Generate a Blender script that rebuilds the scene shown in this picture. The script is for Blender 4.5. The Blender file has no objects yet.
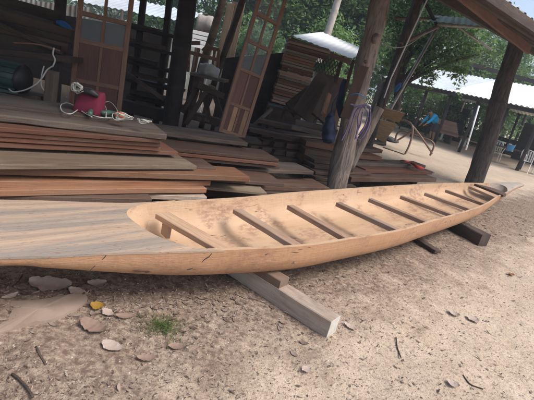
import bpy, bmesh, math, random
from mathutils import Vector, Matrix, noise
R = math.radians
random.seed(7)
sc = bpy.context.scene
COL = sc.collection
V = Vector

# ------------------------------------------------------------------ camera
F_PX, PITCH, ROLL, EYE = 410.0, 17.5, 14.0, 1.5
_p, _r = R(PITCH), R(ROLL)
FWD = V((0, math.cos(_p), -math.sin(_p)))
_u0, _r0 = V((0, math.sin(_p), math.cos(_p))), V((1, 0, 0))
RT = _r0 * math.cos(_r) + _u0 * math.sin(_r)
UP = _u0 * math.cos(_r) - _r0 * math.sin(_r)
def at(px, py, z=None, Y=None):
    """survey helper: point of the photo -> place in the yard, at a height z or at a distance Y"""
    d = FWD + RT * ((px - 267) / F_PX) + UP * ((200 - py) / F_PX)
    t = (z - EYE) / d.z if z is not None else Y / d.y
    return V((0, 0, EYE)) + d * t
cam = bpy.data.cameras.new('camera'); cam.sensor_width = 36; cam.lens = F_PX / 534 * 36
cam.clip_start = .05; cam.clip_end = 2000
co = bpy.data.objects.new('camera', cam); COL.objects.link(co)
m = Matrix.Identity(4)
for i in range(3):
    m[i][0] = RT[i]; m[i][1] = UP[i]; m[i][2] = -FWD[i]
m[2][3] = EYE
co.matrix_world = m
sc.camera = co

# ------------------------------------------------------------------ light
SUN_EL, SUN_AZ = 54, 108       # azimuth, degrees from +Y clockwise: from the right
w = bpy.data.worlds.new('World'); sc.world = w; w.use_nodes = True
nt = w.node_tree; bg = nt.nodes['Background']
sky = nt.nodes.new('ShaderNodeTexSky'); sky.sky_type = 'NISHITA'; sky.sun_disc = False
sky.sun_elevation = R(SUN_EL); sky.sun_rotation = R(SUN_AZ); sky.dust_density = 4; sky.air_density = 1.0; sky.ozone_density = .6
nt.links.new(sky.outputs[0], bg.inputs[0]); bg.inputs[1].default_value = .15
sl = bpy.data.lights.new('sun', 'SUN'); sl.energy = 1.3; sl.angle = R(22); sl.color = (1, .97, .93)
so = bpy.data.objects.new('sun', sl); COL.objects.link(so)
sd = V((math.sin(R(SUN_AZ)) * math.cos(R(SUN_EL)), math.cos(R(SUN_AZ)) * math.cos(R(SUN_EL)), math.sin(R(SUN_EL))))
so.rotation_euler = (-sd).to_track_quat('-Z', 'Y').to_euler(); so.location = (0, 0, 8)
vs = sc.view_settings; vs.view_transform = 'Standard'; vs.look = 'None'; vs.gamma = 1; vs.exposure = 0.78
vs.use_curve_mapping = False

# ------------------------------------------------------------------ materials
def newmat(name):
    mt = bpy.data.materials.new(name); mt.use_nodes = True
    n = mt.node_tree
    return mt, n, n.nodes['Principled BSDF']
def N(n, t, **k):
    x = n.nodes.new(t)
    for a, b in k.items(): setattr(x, a, b)
    return x
def ramp(n, src, stops, interp='LINEAR'):
    r = N(n, 'ShaderNodeValToRGB'); r.color_ramp.interpolation = interp
    e = r.color_ramp.elements
    while len(e) < len(stops): e.new(.5)
    for el, (p, c) in zip(e, stops):
        el.position = p; el.color = c if len(c) == 4 else (*c, 1)
    n.links.new(src, r.inputs[0]); return r.outputs[0]
def mix(n, f, a, b, mode='MIX'):
    x = N(n, 'ShaderNodeMix', data_type='RGBA', blend_type=mode)
    for s, v in ((x.inputs[0], f), (x.inputs[6], a), (x.inputs[7], b)):
        if hasattr(v, 'is_output'): n.links.new(v, s)
        elif isinstance(v, (int, float)): s.default_value = v
        else: s.default_value = (*v, 1)
    return x.outputs[2]
def math_(n, op, a, b=0.0):
    x = N(n, 'ShaderNodeMath', operation=op)
    for s, v in ((x.inputs[0], a), (x.inputs[1], b)):
        if hasattr(v, 'is_output'): n.links.new(v, s)
        else: s.default_value = v
    return x.outputs[0]
def coords(n, scale=(1, 1, 1), rand=True, kind='Object'):
    tc = N(n, 'ShaderNodeTexCoord'); src = tc.outputs[kind]
    if rand:
        oi = N(n, 'ShaderNodeObjectInfo'); a = N(n, 'ShaderNodeVectorMath', operation='MULTIPLY_ADD')
        n.links.new(oi.outputs['Random'], a.inputs[0]); a.inputs[1].default_value = (37, 91, 53); n.links.new(src, a.inputs[2]); src = a.outputs[0]
    mp = N(n, 'ShaderNodeMapping'); mp.inputs['Scale'].default_value = scale
    n.links.new(src, mp.inputs[0]); return mp.outputs[0]
def noise_(n, vec, s, d=4, rough=.55, dist=0):
    x = N(n, 'ShaderNodeTexNoise'); x.inputs['Scale'].default_value = s; x.inputs['Detail'].default_value = d
    x.inputs['Roughness'].default_value = rough; x.inputs['Distortion'].default_value = dist
    n.links.new(vec, x.inputs['Vector']); return x.outputs[0]
def bump(n, b, h, st=.3, dist=.01):
    x = N(n, 'ShaderNodeBump'); x.inputs['Strength'].default_value = st; x.inputs['Distance'].default_value = dist
    n.links.new(h, x.inputs['Height']); n.links.new(x.outputs[0], b.inputs['Normal'])

def wood(name, c1, c2, c3=None, rough=.75, grain=14, stain=.35, stainc=(.12, .09, .07), vary=.35, bumps=.35, spots=0):
    """c1 light grain, c2 dark grain, c3 broad weathering colour; grain runs along local X"""
    mt, n, b = newmat(name)
    g = coords(n, (.9, grain, grain)); f = noise_(n, g, 1.6, 6, .6, .6)
    g2 = coords(n, (3, grain * 6, grain * 6)); f2 = noise_(n, g2, 2.0, 3, .6)
    base = mix(n, ramp(n, f, [(.32, (0, 0, 0)), (.68, (1, 1, 1))]), c1, c2)
    base = mix(n, ramp(n, f2, [(.42, (0, 0, 0)), (.7, (.75, .75, .75))]), base, [x * .6 for x in c2])
    if c3:
        g3 = coords(n, (.8, 3.5, 3.5)); f3 = noise_(n, g3, 1.3, 4, .6, .3)
        base = mix(n, ramp(n, f3, [(.42, (0, 0, 0)), (.62, (.85, .85, .85))]), base, c3)
    g4 = coords(n, (2.2, 5, 5)); f4 = noise_(n, g4, 1.7, 6, .7)
    base = mix(n, math_(n, 'MULTIPLY', ramp(n, f4, [(.52, (0, 0, 0)), (.7, (1, 1, 1))]), stain), base, stainc)
    if spots:
        f5 = noise_(n, coords(n, (6, 26, 26)), 3.2, 3, .5)
        base = mix(n, ramp(n, f5, [(.66, (0, 0, 0)), (.70, (spots,) * 3)]), base, (.16, .07, .04))
    oi = N(n, 'ShaderNodeObjectInfo')
    mr = N(n, 'ShaderNodeMapRange'); n.links.new(oi.outputs['Random'], mr.inputs[0]); mr.inputs[3].default_value = 1 - vary; mr.inputs[4].default_value = 1 + vary * .5
    hs = N(n, 'ShaderNodeHueSaturation'); n.links.new(mr.outputs[0], hs.inputs['Value']); n.links.new(base, hs.inputs['Color'])
    n.links.new(hs.outputs[0], b.inputs['Base Color'])
    b.inputs['Roughness'].default_value = rough; b.inputs['Specular IOR Level'].default_value = .3
    saw = noise_(n, coords(n, (85, 3, 3)), 1.0, 2, .5)
    bump(n, b, math_(n, 'ADD', math_(n, 'ADD', f2, f), math_(n, 'MULTIPLY', saw, .5)), bumps * 1.3, .005)
    return mt
def plain(name, c, rough=.6, metal=0, vary=.12, scale=6, spec=.4, dirt=None, dirtamt=.5, bumps=.15):
    mt, n, b = newmat(name)
    v = coords(n); f = noise_(n, v, scale, 5, .6)
    col = mix(n, f, [x * (1 - vary) for x in c], [min(1, x * (1 + vary)) for x in c])
    if dirt:
        f2 = noise_(n, v, scale * .4, 6, .65)
        col = mix(n, math_(n, 'MULTIPLY', ramp(n, f2, [(.45, (0, 0, 0)), (.65, (1, 1, 1))]), dirtamt), col, dirt)
    n.links.new(col, b.inputs['Base Color']); b.inputs['Roughness'].default_value = rough
    b.inputs['Metallic'].default_value = metal; b.inputs['Specular IOR Level'].default_value = spec
    if bumps: bump(n, b, f, bumps, .01)
    return mt
def leafmat(name, c1, c2, c3, trans=.5):
    mt, n, b = newmat(name)
    ge = N(n, 'ShaderNodeNewGeometry')
    col = ramp(n, ge.outputs['Random Per Island'], [(0, c1), (.5, c2), (1, c3)])
    f = noise_(n, coords(n, rand=False), .7, 3); col = mix(n, ramp(n, f, [(.4, (0, 0, 0)), (.65, (.5, .5, .5))]), col, c3)
    n.links.new(col, b.inputs['Base Color']); b.inputs['Roughness'].default_value = .45
    tr = N(n, 'ShaderNodeBsdfTranslucent'); n.links.new(mix(n, .5, col, (.22, .34, .09)), tr.inputs[0])
    ms = N(n, 'ShaderNodeMixShader'); ms.inputs[0].default_value = trans
    n.links.new(b.outputs[0], ms.inputs[1]); n.links.new(tr.outputs[0], ms.inputs[2])
    n.links.new(ms.outputs[0], n.nodes['Material Output'].inputs[0])
    return mt
def islandmat(name, stops, rough=.85):
    mt, n, b = newmat(name)
    ge = N(n, 'ShaderNodeNewGeometry')
    col = ramp(n, ge.outputs['Random Per Island'], stops)
    col = mix(n, .35, col, noise_(n, coords(n, rand=False), 60, 3), 'MULTIPLY')
    n.links.new(col, b.inputs['Base Color']); b.inputs['Roughness'].default_value = rough; b.inputs['Specular IOR Level'].default_value = .15
    return mt

M = {}
M['hull'] = wood('fresh_carved_wood', (.60, .36, .19), (.50, .27, .13), (.60, .39, .23), grain=9, stain=.42, stainc=(.25, .13, .09), vary=0, bumps=.25, spots=.25)
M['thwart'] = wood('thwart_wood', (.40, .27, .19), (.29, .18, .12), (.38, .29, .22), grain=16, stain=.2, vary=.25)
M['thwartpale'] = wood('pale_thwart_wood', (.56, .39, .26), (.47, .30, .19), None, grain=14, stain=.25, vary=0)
M['red'] = wood('red_brown_plank', (0.184, 0.078, 0.044), (0.129, 0.049, 0.029), (0.136, 0.075, 0.051), stain=.45, stainc=(.14, .08, .06))
M['orange'] = wood('orange_brown_plank', (0.304, 0.148, 0.076), (0.224, 0.100, 0.052), (0.248, 0.144, 0.088), stain=.3, stainc=(.2, .10, .07))
M['grey'] = wood('weathered_grey_plank', (0.124, 0.090, 0.068), (0.068, 0.048, 0.038), (0.143, 0.115, 0.093), stain=.5, stainc=(.10, .075, .065), bumps=.6)
M['pale'] = wood('dusty_weathered_plank', (0.223, 0.166, 0.112), (0.144, 0.104, 0.072), (0.223, 0.180, 0.133), stain=.4, stainc=(.2, .13, .1), bumps=.5)
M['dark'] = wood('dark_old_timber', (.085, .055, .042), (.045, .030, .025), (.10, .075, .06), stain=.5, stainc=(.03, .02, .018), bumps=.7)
M['shadedark'] = wood('shade_dark_timber', (.042, .032, .03), (.022, .018, .018), (.05, .04, .038), stain=.5, stainc=(.015, .012, .012), bumps=.6)  # near-black: shade of the dark interiors put into the timber colour
M['block'] = wood('support_block_wood', (.30, .19, .13), (.20, .12, .08), (.28, .21, .16), stain=.4, bumps=.5)
M['brown'] = wood('brown_timber', (0.130, 0.071, 0.047), (0.072, 0.039, 0.027), (0.115, 0.079, 0.061), stain=.5, stainc=(.08, .05, .04), bumps=.5)
M['pinkish'] = wood('pinkish_sawn_board', (.42, .27, .21), (.33, .20, .155), (.42, .30, .25), stain=.2)
M['beam'] = wood('grey_sawn_beam', (.44, .34, .26), (.32, .23, .17), (.50, .44, .37), stain=.5, stainc=(.14, .10, .075), bumps=.6)
M['plypale'] = wood('plywood', (.58, .40, .24), (.52, .34, .19), None, grain=5, stain=.15)
M['doorwood'] = wood('door_wood', (.26, .14, .095), (.17, .088, .058), None, stain=.2, rough=.5, vary=.1)
M['doorpanel'] = wood('door_panel_wood', (.15, .062, .048), (.095, .04, .033), None, stain=.2, rough=.5, vary=.35)
M['doorlight'] = wood('light_door_board', (.44, .27, .15), (.36, .20, .11), None, stain=.2, rough=.5)
M['bark'] = None
M['endpaint'] = plain('chalky_end_grain', (.52, .50, .45), .9, vary=.2, scale=30, dirt=(.3, .26, .2))
M['tin'] = plain('galvanised_roof_sheet', (.60, .66, .68), .35, metal=.35, vary=.10, scale=3, dirt=(.30, .29, .27), dirtamt=.35)
M['whitetin'] = plain('white_roof_sheet', (.80, .82, .82), .75, vary=.04, scale=2, dirt=(.55, .54, .5), dirtamt=.3)
M['oldtin'] = plain('dull_tin_sheet', (.42, .44, .43), .6, metal=.1, vary=.2, scale=4, dirt=(.2, .16, .12), dirtamt=.7)
M['steel'] = plain('grey_pipe', (.34, .33, .31), .45, metal=.5, vary=.15, scale=20, dirt=(.2, .12, .08), dirtamt=.6)
M['rust'] = plain('brown_painted_pipe', (.20, .13, .10), .55, metal=.2, vary=.2, scale=20, dirt=(.12, .07, .05))
M['whitepl'] = plain('white_plastic', (.72, .74, .75), .4, vary=.04)
M['navy'] = plain('navy_cloth', (.012, .017, .045), .9, vary=.3, scale=14)
M['purple'] = plain('purple_strap', (.15, .115, .23), .8, vary=.25, scale=40)
M['redcloth'] = plain('red_cloth', (.50, .05, .045), .85, vary=.3, scale=30)
M['pinkbag'] = plain('crimson_bag', (.14, .012, .035), .85, vary=.2, scale=12)
M['cable'] = plain('grey_cable', (.42, .42, .38), .55, vary=.15, scale=40)
M['greencable'] = plain('dark_green_hose', (.05, .10, .075), .5, vary=.2, scale=30)
M['orangepl'] = plain('orange_plastic', (.60, .14, .05), .5)
M['teal'] = plain('teal_painted_iron', (.022, .062, .058), .5, vary=.2, dirt=(.04, .04, .04))
M['blackm'] = plain('black_iron', (.02, .02, .022), .5)
M['blue'] = plain('bright_blue_cloth', (.015, .34, .66), .85, vary=.2, scale=8)
M['blue2'] = plain('mid_blue_cloth', (.03, .13, .33), .9, vary=.2, scale=10)
M['shorts'] = plain('charcoal_cloth', (.05, .055, .06), .9, vary=.2, scale=14)
M['skin'] = plain('tan_skin', (.30, .17, .10), .6, vary=.06)
M['hair'] = plain('black_hair', (.012, .010, .009), .6)
M['bluepl'] = plain('blue_plastic', (.02, .16, .36), .4)
M['greensheet'] = plain('green_tarp', (.02, .26, .15), .6, vary=.2)
M['glass'] = None
def bark():
    mt, n, b = newmat('stripped_log')
    v = coords(n, (5, 5, .9)); f = noise_(n, v, 2.2, 8, .65, .6)
    v2 = coords(n, (16, 16, 1.6)); f2 = noise_(n, v2, 2, 5, .6, .8)
    f3 = noise_(n, coords(n, (1.6, 1.6, 1)), 2.2, 4, .6)
    c = mix(n, ramp(n, f, [(.35, (0, 0, 0)), (.62, (1, 1, 1))]), (.13, .105, .09), (.27, .22, .185))
    c = mix(n, ramp(n, f2, [(.55, (0, 0, 0)), (.68, (.8, .8, .8))]), c, (.075, .05, .04))
    c = mix(n, ramp(n, f3, [(.55, (0, 0, 0)), (.7, (.55, .55, .55))]), c, (.30, .21, .14))
    n.links.new(c, b.inputs['Base Color']); b.inputs['Roughness'].default_value = .85; b.inputs['Specular IOR Level'].default_value = .2
    bump(n, b, math_(n, 'ADD', f, f2), .9, .03); return mt
def barkdark():
    mt, n, b = newmat('dark_rough_bark')
    f = noise_(n, coords(n, (7, 7, 1)), 2.4, 8, .7, .6); f2 = noise_(n, coords(n, (22, 22, 1.8)), 2, 5, .6, .6)
    c = mix(n, ramp(n, f, [(.35, (0, 0, 0)), (.65, (1, 1, 1))]), (.045, .035, .032), (.14, .115, .105))
    c = mix(n, ramp(n, f2, [(.55, (0, 0, 0)), (.68, (.8, .8, .8))]), c, (.022, .018, .017))
    n.links.new(c, b.inputs['Base Color']); b.inputs['Roughness'].default_value = .9; b.inputs['Specular IOR Level'].default_value = .15
    bump(n, b, math_(n, 'ADD', f, f2), 1, .03); return mt
M['bark'] = bark(); M['barkdark'] = barkdark()
M['palebark'] = plain('pale_bark', (.40, .36, .32), .9, vary=.3, scale=8, dirt=(.15, .14, .11))
def glass():
    mt, n, b = newmat('window_pane'); b.inputs['Base Color'].default_value = (.6, .7, .72, 1)
    b.inputs['Roughness'].default_value = .05; b.inputs['Alpha'].default_value = .07; return mt
M['glass'] = glass()
def fibre():
    mt, n, b = newmat('pale_fibreglass_sheet'); b.inputs['Base Color'].default_value = (.62, .74, .80, 1); b.inputs['Roughness'].default_value = .5
    tr = N(n, 'ShaderNodeBsdfTranslucent'); tr.inputs[0].default_value = (.62, .78, .88, 1); ms = N(n, 'ShaderNodeMixShader'); ms.inputs[0].default_value = .6
    n.links.new(b.outputs[0], ms.inputs[1]); n.links.new(tr.outputs[0], ms.inputs[2]); n.links.new(ms.outputs[0], n.nodes['Material Output'].inputs[0]); return mt
M['fibre'] = fibre()
M['leafA'] = leafmat('broad_green_leaves', (.06, .125, .05), (.10, .20, .075), (.16, .28, .11))
M['leafB'] = leafmat('light_green_leaves', (.10, .20, .08), (.16, .29, .11), (.23, .36, .15))
M['leafC'] = leafmat('blue_green_leaves', (.05, .11, .062), (.085, .17, .09), (.13, .23, .115))
M['grass'] = leafmat('grass_blades', (.06, .12, .03), (.10, .17, .05), (.16, .2, .07))
M['chips'] = islandmat('wood_shavings', [(0, (.06, .045, .038)), (.35, (.13, .095, .075)), (.65, (.30, .22, .17)), (1, (.55, .47, .39))])
M['pebble'] = islandmat('pebbles', [(0, (.18, .13, .10)), (.5, (.36, .28, .22)), (.85, (.48, .40, .34)), (1, (.62, .60, .56))])
M['litter'] = islandmat('dead_leaves', [(0, (.11, .075, .06)), (.5, (.22, .16, .13)), (1, (.36, .29, .25))])
M['slabm'] = plain('muddy_slab', (.27, .205, .16), .9, vary=.25, scale=7, dirt=(.40, .31, .25), dirtamt=.5, bumps=.4)
def deadleaf(name, c):
    mt, n, b = newmat(name); f = noise_(n, coords(n), 30, 5)
    n.links.new(mix(n, f, [x * .7 for x in c], [min(1, x * 1.25) for x in c]), b.inputs['Base Color']); b.inputs['Roughness'].default_value = .8
    bump(n, b, f, .4, .004); return mt
M['leafbrown'] = deadleaf('dry_brown_leaf', (.24, .165, .125)); M['leafgrey'] = deadleaf('dry_grey_leaf', (.40, .32, .27))
M['leafyellow'] = deadleaf('yellow_leaf', (.33, .19, .03)); M['leaforange'] = deadleaf('orange_leaf', (.30, .13, .05))

# ground -----------------------------------------------------------------
def groundmat():
    mt, n, b = newmat('sandy_yard')
    v = coords(n, rand=False)
    big = noise_(n, v, .55, 5, .6); mid = noise_(n, v, 3.2, 6, .65, .3); fine = noise_(n, v, 28, 6, .7); grit = noise_(n, v, 110, 3, .7)
    c = mix(n, ramp(n, mid, [(.3, (0, 0, 0)), (.7, (1, 1, 1))]), (.49, .385, .275), (.60, .50, .385))
    c = mix(n, ramp(n, big, [(.42, (0, 0, 0)), (.66, (.75, .75, .75))]), c, (.43, .345, .265))
    c = mix(n, ramp(n, fine, [(.50, (0, 0, 0)), (.68, (.6, .6, .6))]), c, (.30, .22, .17))
    c = mix(n, ramp(n, grit, [(.54, (0, 0, 0)), (.68, (.7, .7, .7))]), c, (.16, .115, .09))
    c = mix(n, ramp(n, grit, [(.30, (.6, .6, .6)), (.40, (0, 0, 0))]), c, (.66, .56, .47))
    sp = noise_(n, v, 62, 4, .75); c = mix(n, ramp(n, sp, [(.55, (0, 0, 0)), (.63, (.6, .6, .6))]), c, (.17, .125, .095))
    # charcoal, damp litter and painted shade under the boat (distance from the boat's centre line)
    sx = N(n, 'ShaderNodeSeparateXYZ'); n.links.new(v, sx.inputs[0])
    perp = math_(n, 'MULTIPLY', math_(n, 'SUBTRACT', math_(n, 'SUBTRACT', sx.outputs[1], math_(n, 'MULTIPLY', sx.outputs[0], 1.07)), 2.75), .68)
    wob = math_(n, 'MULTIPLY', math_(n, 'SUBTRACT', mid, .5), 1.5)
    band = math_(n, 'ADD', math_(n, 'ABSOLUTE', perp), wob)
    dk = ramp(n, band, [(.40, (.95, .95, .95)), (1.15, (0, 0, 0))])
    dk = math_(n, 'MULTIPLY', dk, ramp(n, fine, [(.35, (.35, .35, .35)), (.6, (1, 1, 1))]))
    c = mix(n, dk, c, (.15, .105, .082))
    # under the roof: darker brown ground
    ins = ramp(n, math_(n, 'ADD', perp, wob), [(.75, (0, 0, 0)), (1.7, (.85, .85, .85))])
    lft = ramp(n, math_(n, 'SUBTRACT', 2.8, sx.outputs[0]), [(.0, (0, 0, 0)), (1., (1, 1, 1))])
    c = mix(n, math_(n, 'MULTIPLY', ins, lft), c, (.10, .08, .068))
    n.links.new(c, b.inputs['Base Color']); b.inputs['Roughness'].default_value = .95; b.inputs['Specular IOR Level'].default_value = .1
    h = math_(n, 'ADD', math_(n, 'MULTIPLY', fine, .6), math_(n, 'MULTIPLY', grit, .3)); h = math_(n, 'ADD', h, mid)
    bump(n, b, h, .8, .02); return mt
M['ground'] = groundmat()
def gz(x, y):
    k = math.exp(-((max(0, abs(x) - 6)) ** 2 + (max(0, y - 9)) ** 2 + max(0, -y) ** 2) / 30)
    p = V((x, y, 0))
    h = .018 * noise.noise(p * 1.1) + .015 * noise.noise(p * 4.3) + .005 * noise.noise(p * 13) + .0035 * noise.noise(p * 31)
    h += .035 * math.exp(-(((x + 1.25) * .8 + (y - 1.75) * -.5) ** 2 / .10 + ((x + 1.25) * .5 + (y - 1.75) * .8) ** 2 / .02)) 
    return h * k

# ------------------------------------------------------------------ mesh helpers
def meta(o, label=None, cat=None, group=None, kind=None):
    if label: o['label'] = label
    if cat: o['category'] = cat
    if group: o['group'] = group
    if kind: o['kind'] = kind
    return o
def link(name, verts, faces, mat, parent=None, mw=None, smooth=False, origin=None):
    """verts in local space of mw (or world if mw None; then origin = given or base centre)"""
    me = bpy.data.meshes.new(name)
    verts = [V(v) for v in verts]
    if mw is None:
        if origin is None:
            lo = [min(v[i] for v in verts) for i in range(3)]; hi = [max(v[i] for v in verts) for i in range(3)]
            origin = V(((lo[0] + hi[0]) / 2, (lo[1] + hi[1]) / 2, lo[2]))
        origin = V(origin)
        verts = [v - origin for v in verts]; mw = Matrix.Translation(origin)
    me.from_pydata([tuple(v) for v in verts], [], faces); me.update()
    if mat: me.materials.append(mat)
    if smooth:
        for p in me.polygons: p.use_smooth = True
    o = bpy.data.objects.new(name, me); COL.objects.link(o)
    if parent is not None:
        o.parent = parent
        pm = WM.get(parent.name, Matrix.Identity(4)); o.matrix_basis = pm.inverted() @ mw
    else: o.matrix_basis = mw
    WM[o.name] = mw
    return o
WM = {}
def empty(name, loc, label, cat, group=None, mw=None):
    o = bpy.data.objects.new(name, None); COL.objects.link(o); o.empty_display_size = .2
    mw = mw or Matrix.Translation(V(loc)); o.matrix_basis = mw; WM[o.name] = mw
    return meta(o, label, cat, group)
def frame(o, x, z=V((0, 0, 1))):
    x = V(x).normalized(); y = V(z).cross(x).normalized(); z = x.cross(y)
    m = Matrix.Identity(4)
    for i in range(3): m[i][0] = x[i]; m[i][1] = y[i]; m[i][2] = z[i]; m[i][3] = o[i]
    return m
def beam_geo(L, W, T, seed=0, ch=.004, wob=.002, bow=0., n=None, ragged=0.):
    rnd = random.Random(seed); n = n or max(2, min(24, int(L / .12)))
    ch = min(ch, W * .2, T * .2); a, b = W / 2, T / 2
    prof = [(-a + ch, -b), (a - ch, -b), (a, -b + ch), (a, b - ch), (a - ch, b), (-a + ch, b), (-a, b - ch), (-a, -b + ch)]
    vs_, fs = [], []
    for i in range(n + 1):
        t = i / n; x = (t - .5) * L
        dz = bow * (1 - (2 * t - 1) ** 2) + wob * noise.noise(V((x * 1.3, seed * 3.1, 0))); dy = wob * 2 * noise.noise(V((x * 1.1, seed * 3.1, 9)))
        for j, (py, pz) in enumerate(prof):
            q = wob * .8 * noise.noise(V((x * 5, py * 20 + seed, pz * 20)))
            rx = (rnd.uniform(-ragged, ragged) if i in (0, n) else 0)
            vs_.append((x + rx, py + dy + q, pz + dz + q))
    for i in range(n):
        for j in range(8):
            k = (j + 1) % 8; fs.append((i * 8 + j, (i + 1) * 8 + j, (i + 1) * 8 + k, i * 8 + k)[::-1])
    fs.append(tuple(range(8))[::-1]); fs.append(tuple(n * 8 + j for j in range(8)))
    return vs_, fs
_seed = [0]
def beam(name, A, B, W, T, mat, parent=None, up=V((0, 0, 1)), anchor='front', **k):
    """beam whose front top edge runs A->B; width goes away from the viewer. anchor 'mid' puts A,B on the axis"""
    A, B = V(A), V(B); _seed[0] += 1
    u = (B - A).normalized(); mw = frame((A + B) / 2, u, up)
    y = V((mw[0][1], mw[1][1], mw[2][1])); z = V((mw[0][2], mw[1][2], mw[2][2]))
    if anchor == 'front': mw = frame((A + B) / 2 + y * W / 2 - z * T / 2, u, up)
    v, f = beam_geo((B - A).length, W, T, _seed[0], **k)
    return link(name, v, f, mat, parent, mw)
def tube_geo(pts, rad, seg=10, nz=0., seed=0, cap=True, flat=1.0):
    pts = [V(p) for p in pts]; n = len(pts)
    if not hasattr(rad, '__len__'): rad = [rad] * n
    vs_, fs = [], []
    t = (pts[1] - pts[0]).normalized(); ref = V((0, 0, 1)) if abs(t.z) < .9 else V((1, 0, 0))
    nx = t.cross(ref).normalized()
    for i, p in enumerate(pts):
        t = (pts[min(i + 1, n - 1)] - pts[max(i - 1, 0)]).normalized()
        nx = (nx - t * nx.dot(t)).normalized(); ny = t.cross(nx)
        for j in range(seg):
            a = 2 * math.pi * j / seg; r = rad[i]
            if nz: r *= 1 + nz * noise.noise(V((math.cos(a) * 1.3 + seed, math.sin(a) * 1.3, i * .35)))
            vs_.append(p + nx * math.cos(a) * r + ny * math.sin(a) * r * flat)
    for i in range(n - 1):
        for j in range(seg):
            k = (j + 1) % seg; fs.append((i * seg + j, i * seg + k, (i + 1) * seg + k, (i + 1) * seg + j))
    if cap: fs.append(tuple(range(seg))[::-1]); fs.append(tuple((n - 1) * seg + j for j in range(seg)))
    return vs_, fs
def smooth_path(P, n=6, closed=False):
    P = [V(p) for p in P]; out = []
    for i in range(len(P) - 1):
        a, b, c, d = P[max(i - 1, 0)], P[i], P[i + 1], P[min(i + 2, len(P) - 1)]
        for k in range(n):
            t = k / n; out.append(.5 * ((2 * b) + (c - a) * t + (2 * a - 5 * b + 4 * c - d) * t * t + (3 * b - a - 3 * c + d) * t ** 3))
    out.append(P[-1]); return out
def tube(name, pts, rad, mat, parent=None, seg=10, nz=0., seed=0, path=0, **k):
    if path:
        if hasattr(rad, '__len__'):
            rr = smooth_path([V((r, 0, 0)) for r in rad], path); rad = [r.x for r in rr]
        pts = smooth_path(pts, path)
    v, f = tube_geo(pts, rad, seg, nz, seed, **k)
    return link(name, v, f, mat, parent, smooth=True)
def join(parts):
    V_, F_ = [], []
    for v, f in parts:
        o = len(V_); V_ += list(v); F_ += [tuple(i + o for i in q) for q in f]
    return V_, F_
def slab_geo(corners, th):
    """quad of 4 points, thickened along its normal"""
    c = [V(x) for x in corners]; nrm = (c[1] - c[0]).cross(c[3] - c[0]).normalized() * th
    v = c + [x - nrm for x in c]
    return v, [(0, 1, 2, 3), (7, 6, 5, 4), (0, 4, 5, 1), (1, 5, 6, 2), (2, 6, 7, 3), (3, 7, 4, 0)]
def corr_geo(o, u, v, pitch=.09, amp=.012, th=.0015, nv=2, seed=0, sub=6):
    """corrugated sheet: ridges run along v, waves across u"""
    o, u, v = V(o), V(u), V(v); nrm = u.cross(v).normalized(); n = max(4, int(u.length / pitch * sub))
    vs_, fs = [], []
    for s in (0, 1):
        for j in range(nv + 1):
            for i in range(n + 1):
                a = i / n; b = j / nv
                h = amp * math.sin(a * u.length / pitch * 2 * math.pi) + .006 * noise.noise(V((a * u.length * 1.1, b * 3, seed)))
                vs_.append(o + u * a + v * b + nrm * (h - s * th))
    W_ = n + 1; S = W_ * (nv + 1)
    for s in (0, 1):
        for j in range(nv):
            for i in range(n):
                q = (s * S + j * W_ + i, s * S + j * W_ + i + 1, s * S + (j + 1) * W_ + i + 1, s * S + (j + 1) * W_ + i)
                fs.append(q if s == 0 else q[::-1])
    return vs_, fs
def rot(v, ax, a): return Matrix.Rotation(a, 3, ax) @ V(v)

# ------------------------------------------------------------------ ground sheet
def axis(lo, hi, dlo, dhi, step, g=1.18):
    xs = []; x = dlo
    while x <= dhi: xs.append(x); x += step
    s = step; x = dhi
    while x < hi: s *= g; x += s; xs.append(x)
    s = step; x = dlo; pre = []
    while x > lo: s *= g; x -= s; pre.append(x)
    return pre[::-1] + xs
X = axis(-400, 400, -2.2, 5.5, .028); Y_ = axis(-300, 600, .6, 7.5, .028)
gv = [(x, y, gz(x, y)) for y in Y_ for x in X]; nx_ = len(X)
gf = [(j * nx_ + i, j * nx_ + i + 1, (j + 1) * nx_ + i + 1, (j + 1) * nx_ + i) for j in range(len(Y_) - 1) for i in range(nx_ - 1)]
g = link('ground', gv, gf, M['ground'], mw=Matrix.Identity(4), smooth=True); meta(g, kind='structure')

# ------------------------------------------------------------------ boat
# station: front rim point, back rim point, rim height, hull depth
ST = [((-2.75, .42), (-2.80, .62), .47, .05), ((-2.35, .66), (-2.62, 1.08), .46, .055), ((-1.75, 1.12), (-2.1, 1.70), .44, .06),
      ((-1.11, 1.61), (-1.51, 2.17), .42, .075), ((-.94, 1.72), (-1.33, 2.30), .42, .10), ((-.74, 1.87), (-1.15, 2.42), .42, .145), ((-.48, 2.04), (-.90, 2.60), .42, .185),
      ((-.17, 2.25), (-.66, 2.86), .42, .215), ((.31, 2.60), (-.22, 3.33), .42, .235), ((.73, 3.0), (.22, 3.87), .42, .24),
      ((1.25, 3.53), (.74, 4.46), .42, .24), ((1.72, 4.10), (1.19, 4.97), .42, .24), ((2.22, 4.70), (1.72, 5.55), .42, .235),
      ((2.68, 5.27), (2.22, 6.1), .42, .225), ((3.12, 5.87), (2.76, 6.67), .42, .21), ((3.60, 6.58), (3.40, 7.28), .425, .18),
      ((4.05, 7.20), (3.93, 7.74), .43, .13), ((4.62, 7.98), (4.55, 8.26), .46, .075), ((5.05, 8.50), (5.01, 8.63), .475, .04)]
def spl(vals, n):
    return smooth_path([V((*v, 0)[:3]) if hasattr(v, '__len__') else V((v, 0, 0)) for v in vals], n)
NS = 6
Fp = spl([s[0] for s in ST], NS); Bp = spl([s[1] for s in ST], NS); Zr = [v.x for v in spl([s[2] for s in ST], NS)]; Dp = [v.x * 1.17 for v in spl([s[3] for s in ST], NS)]
NT = len(Fp)
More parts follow.
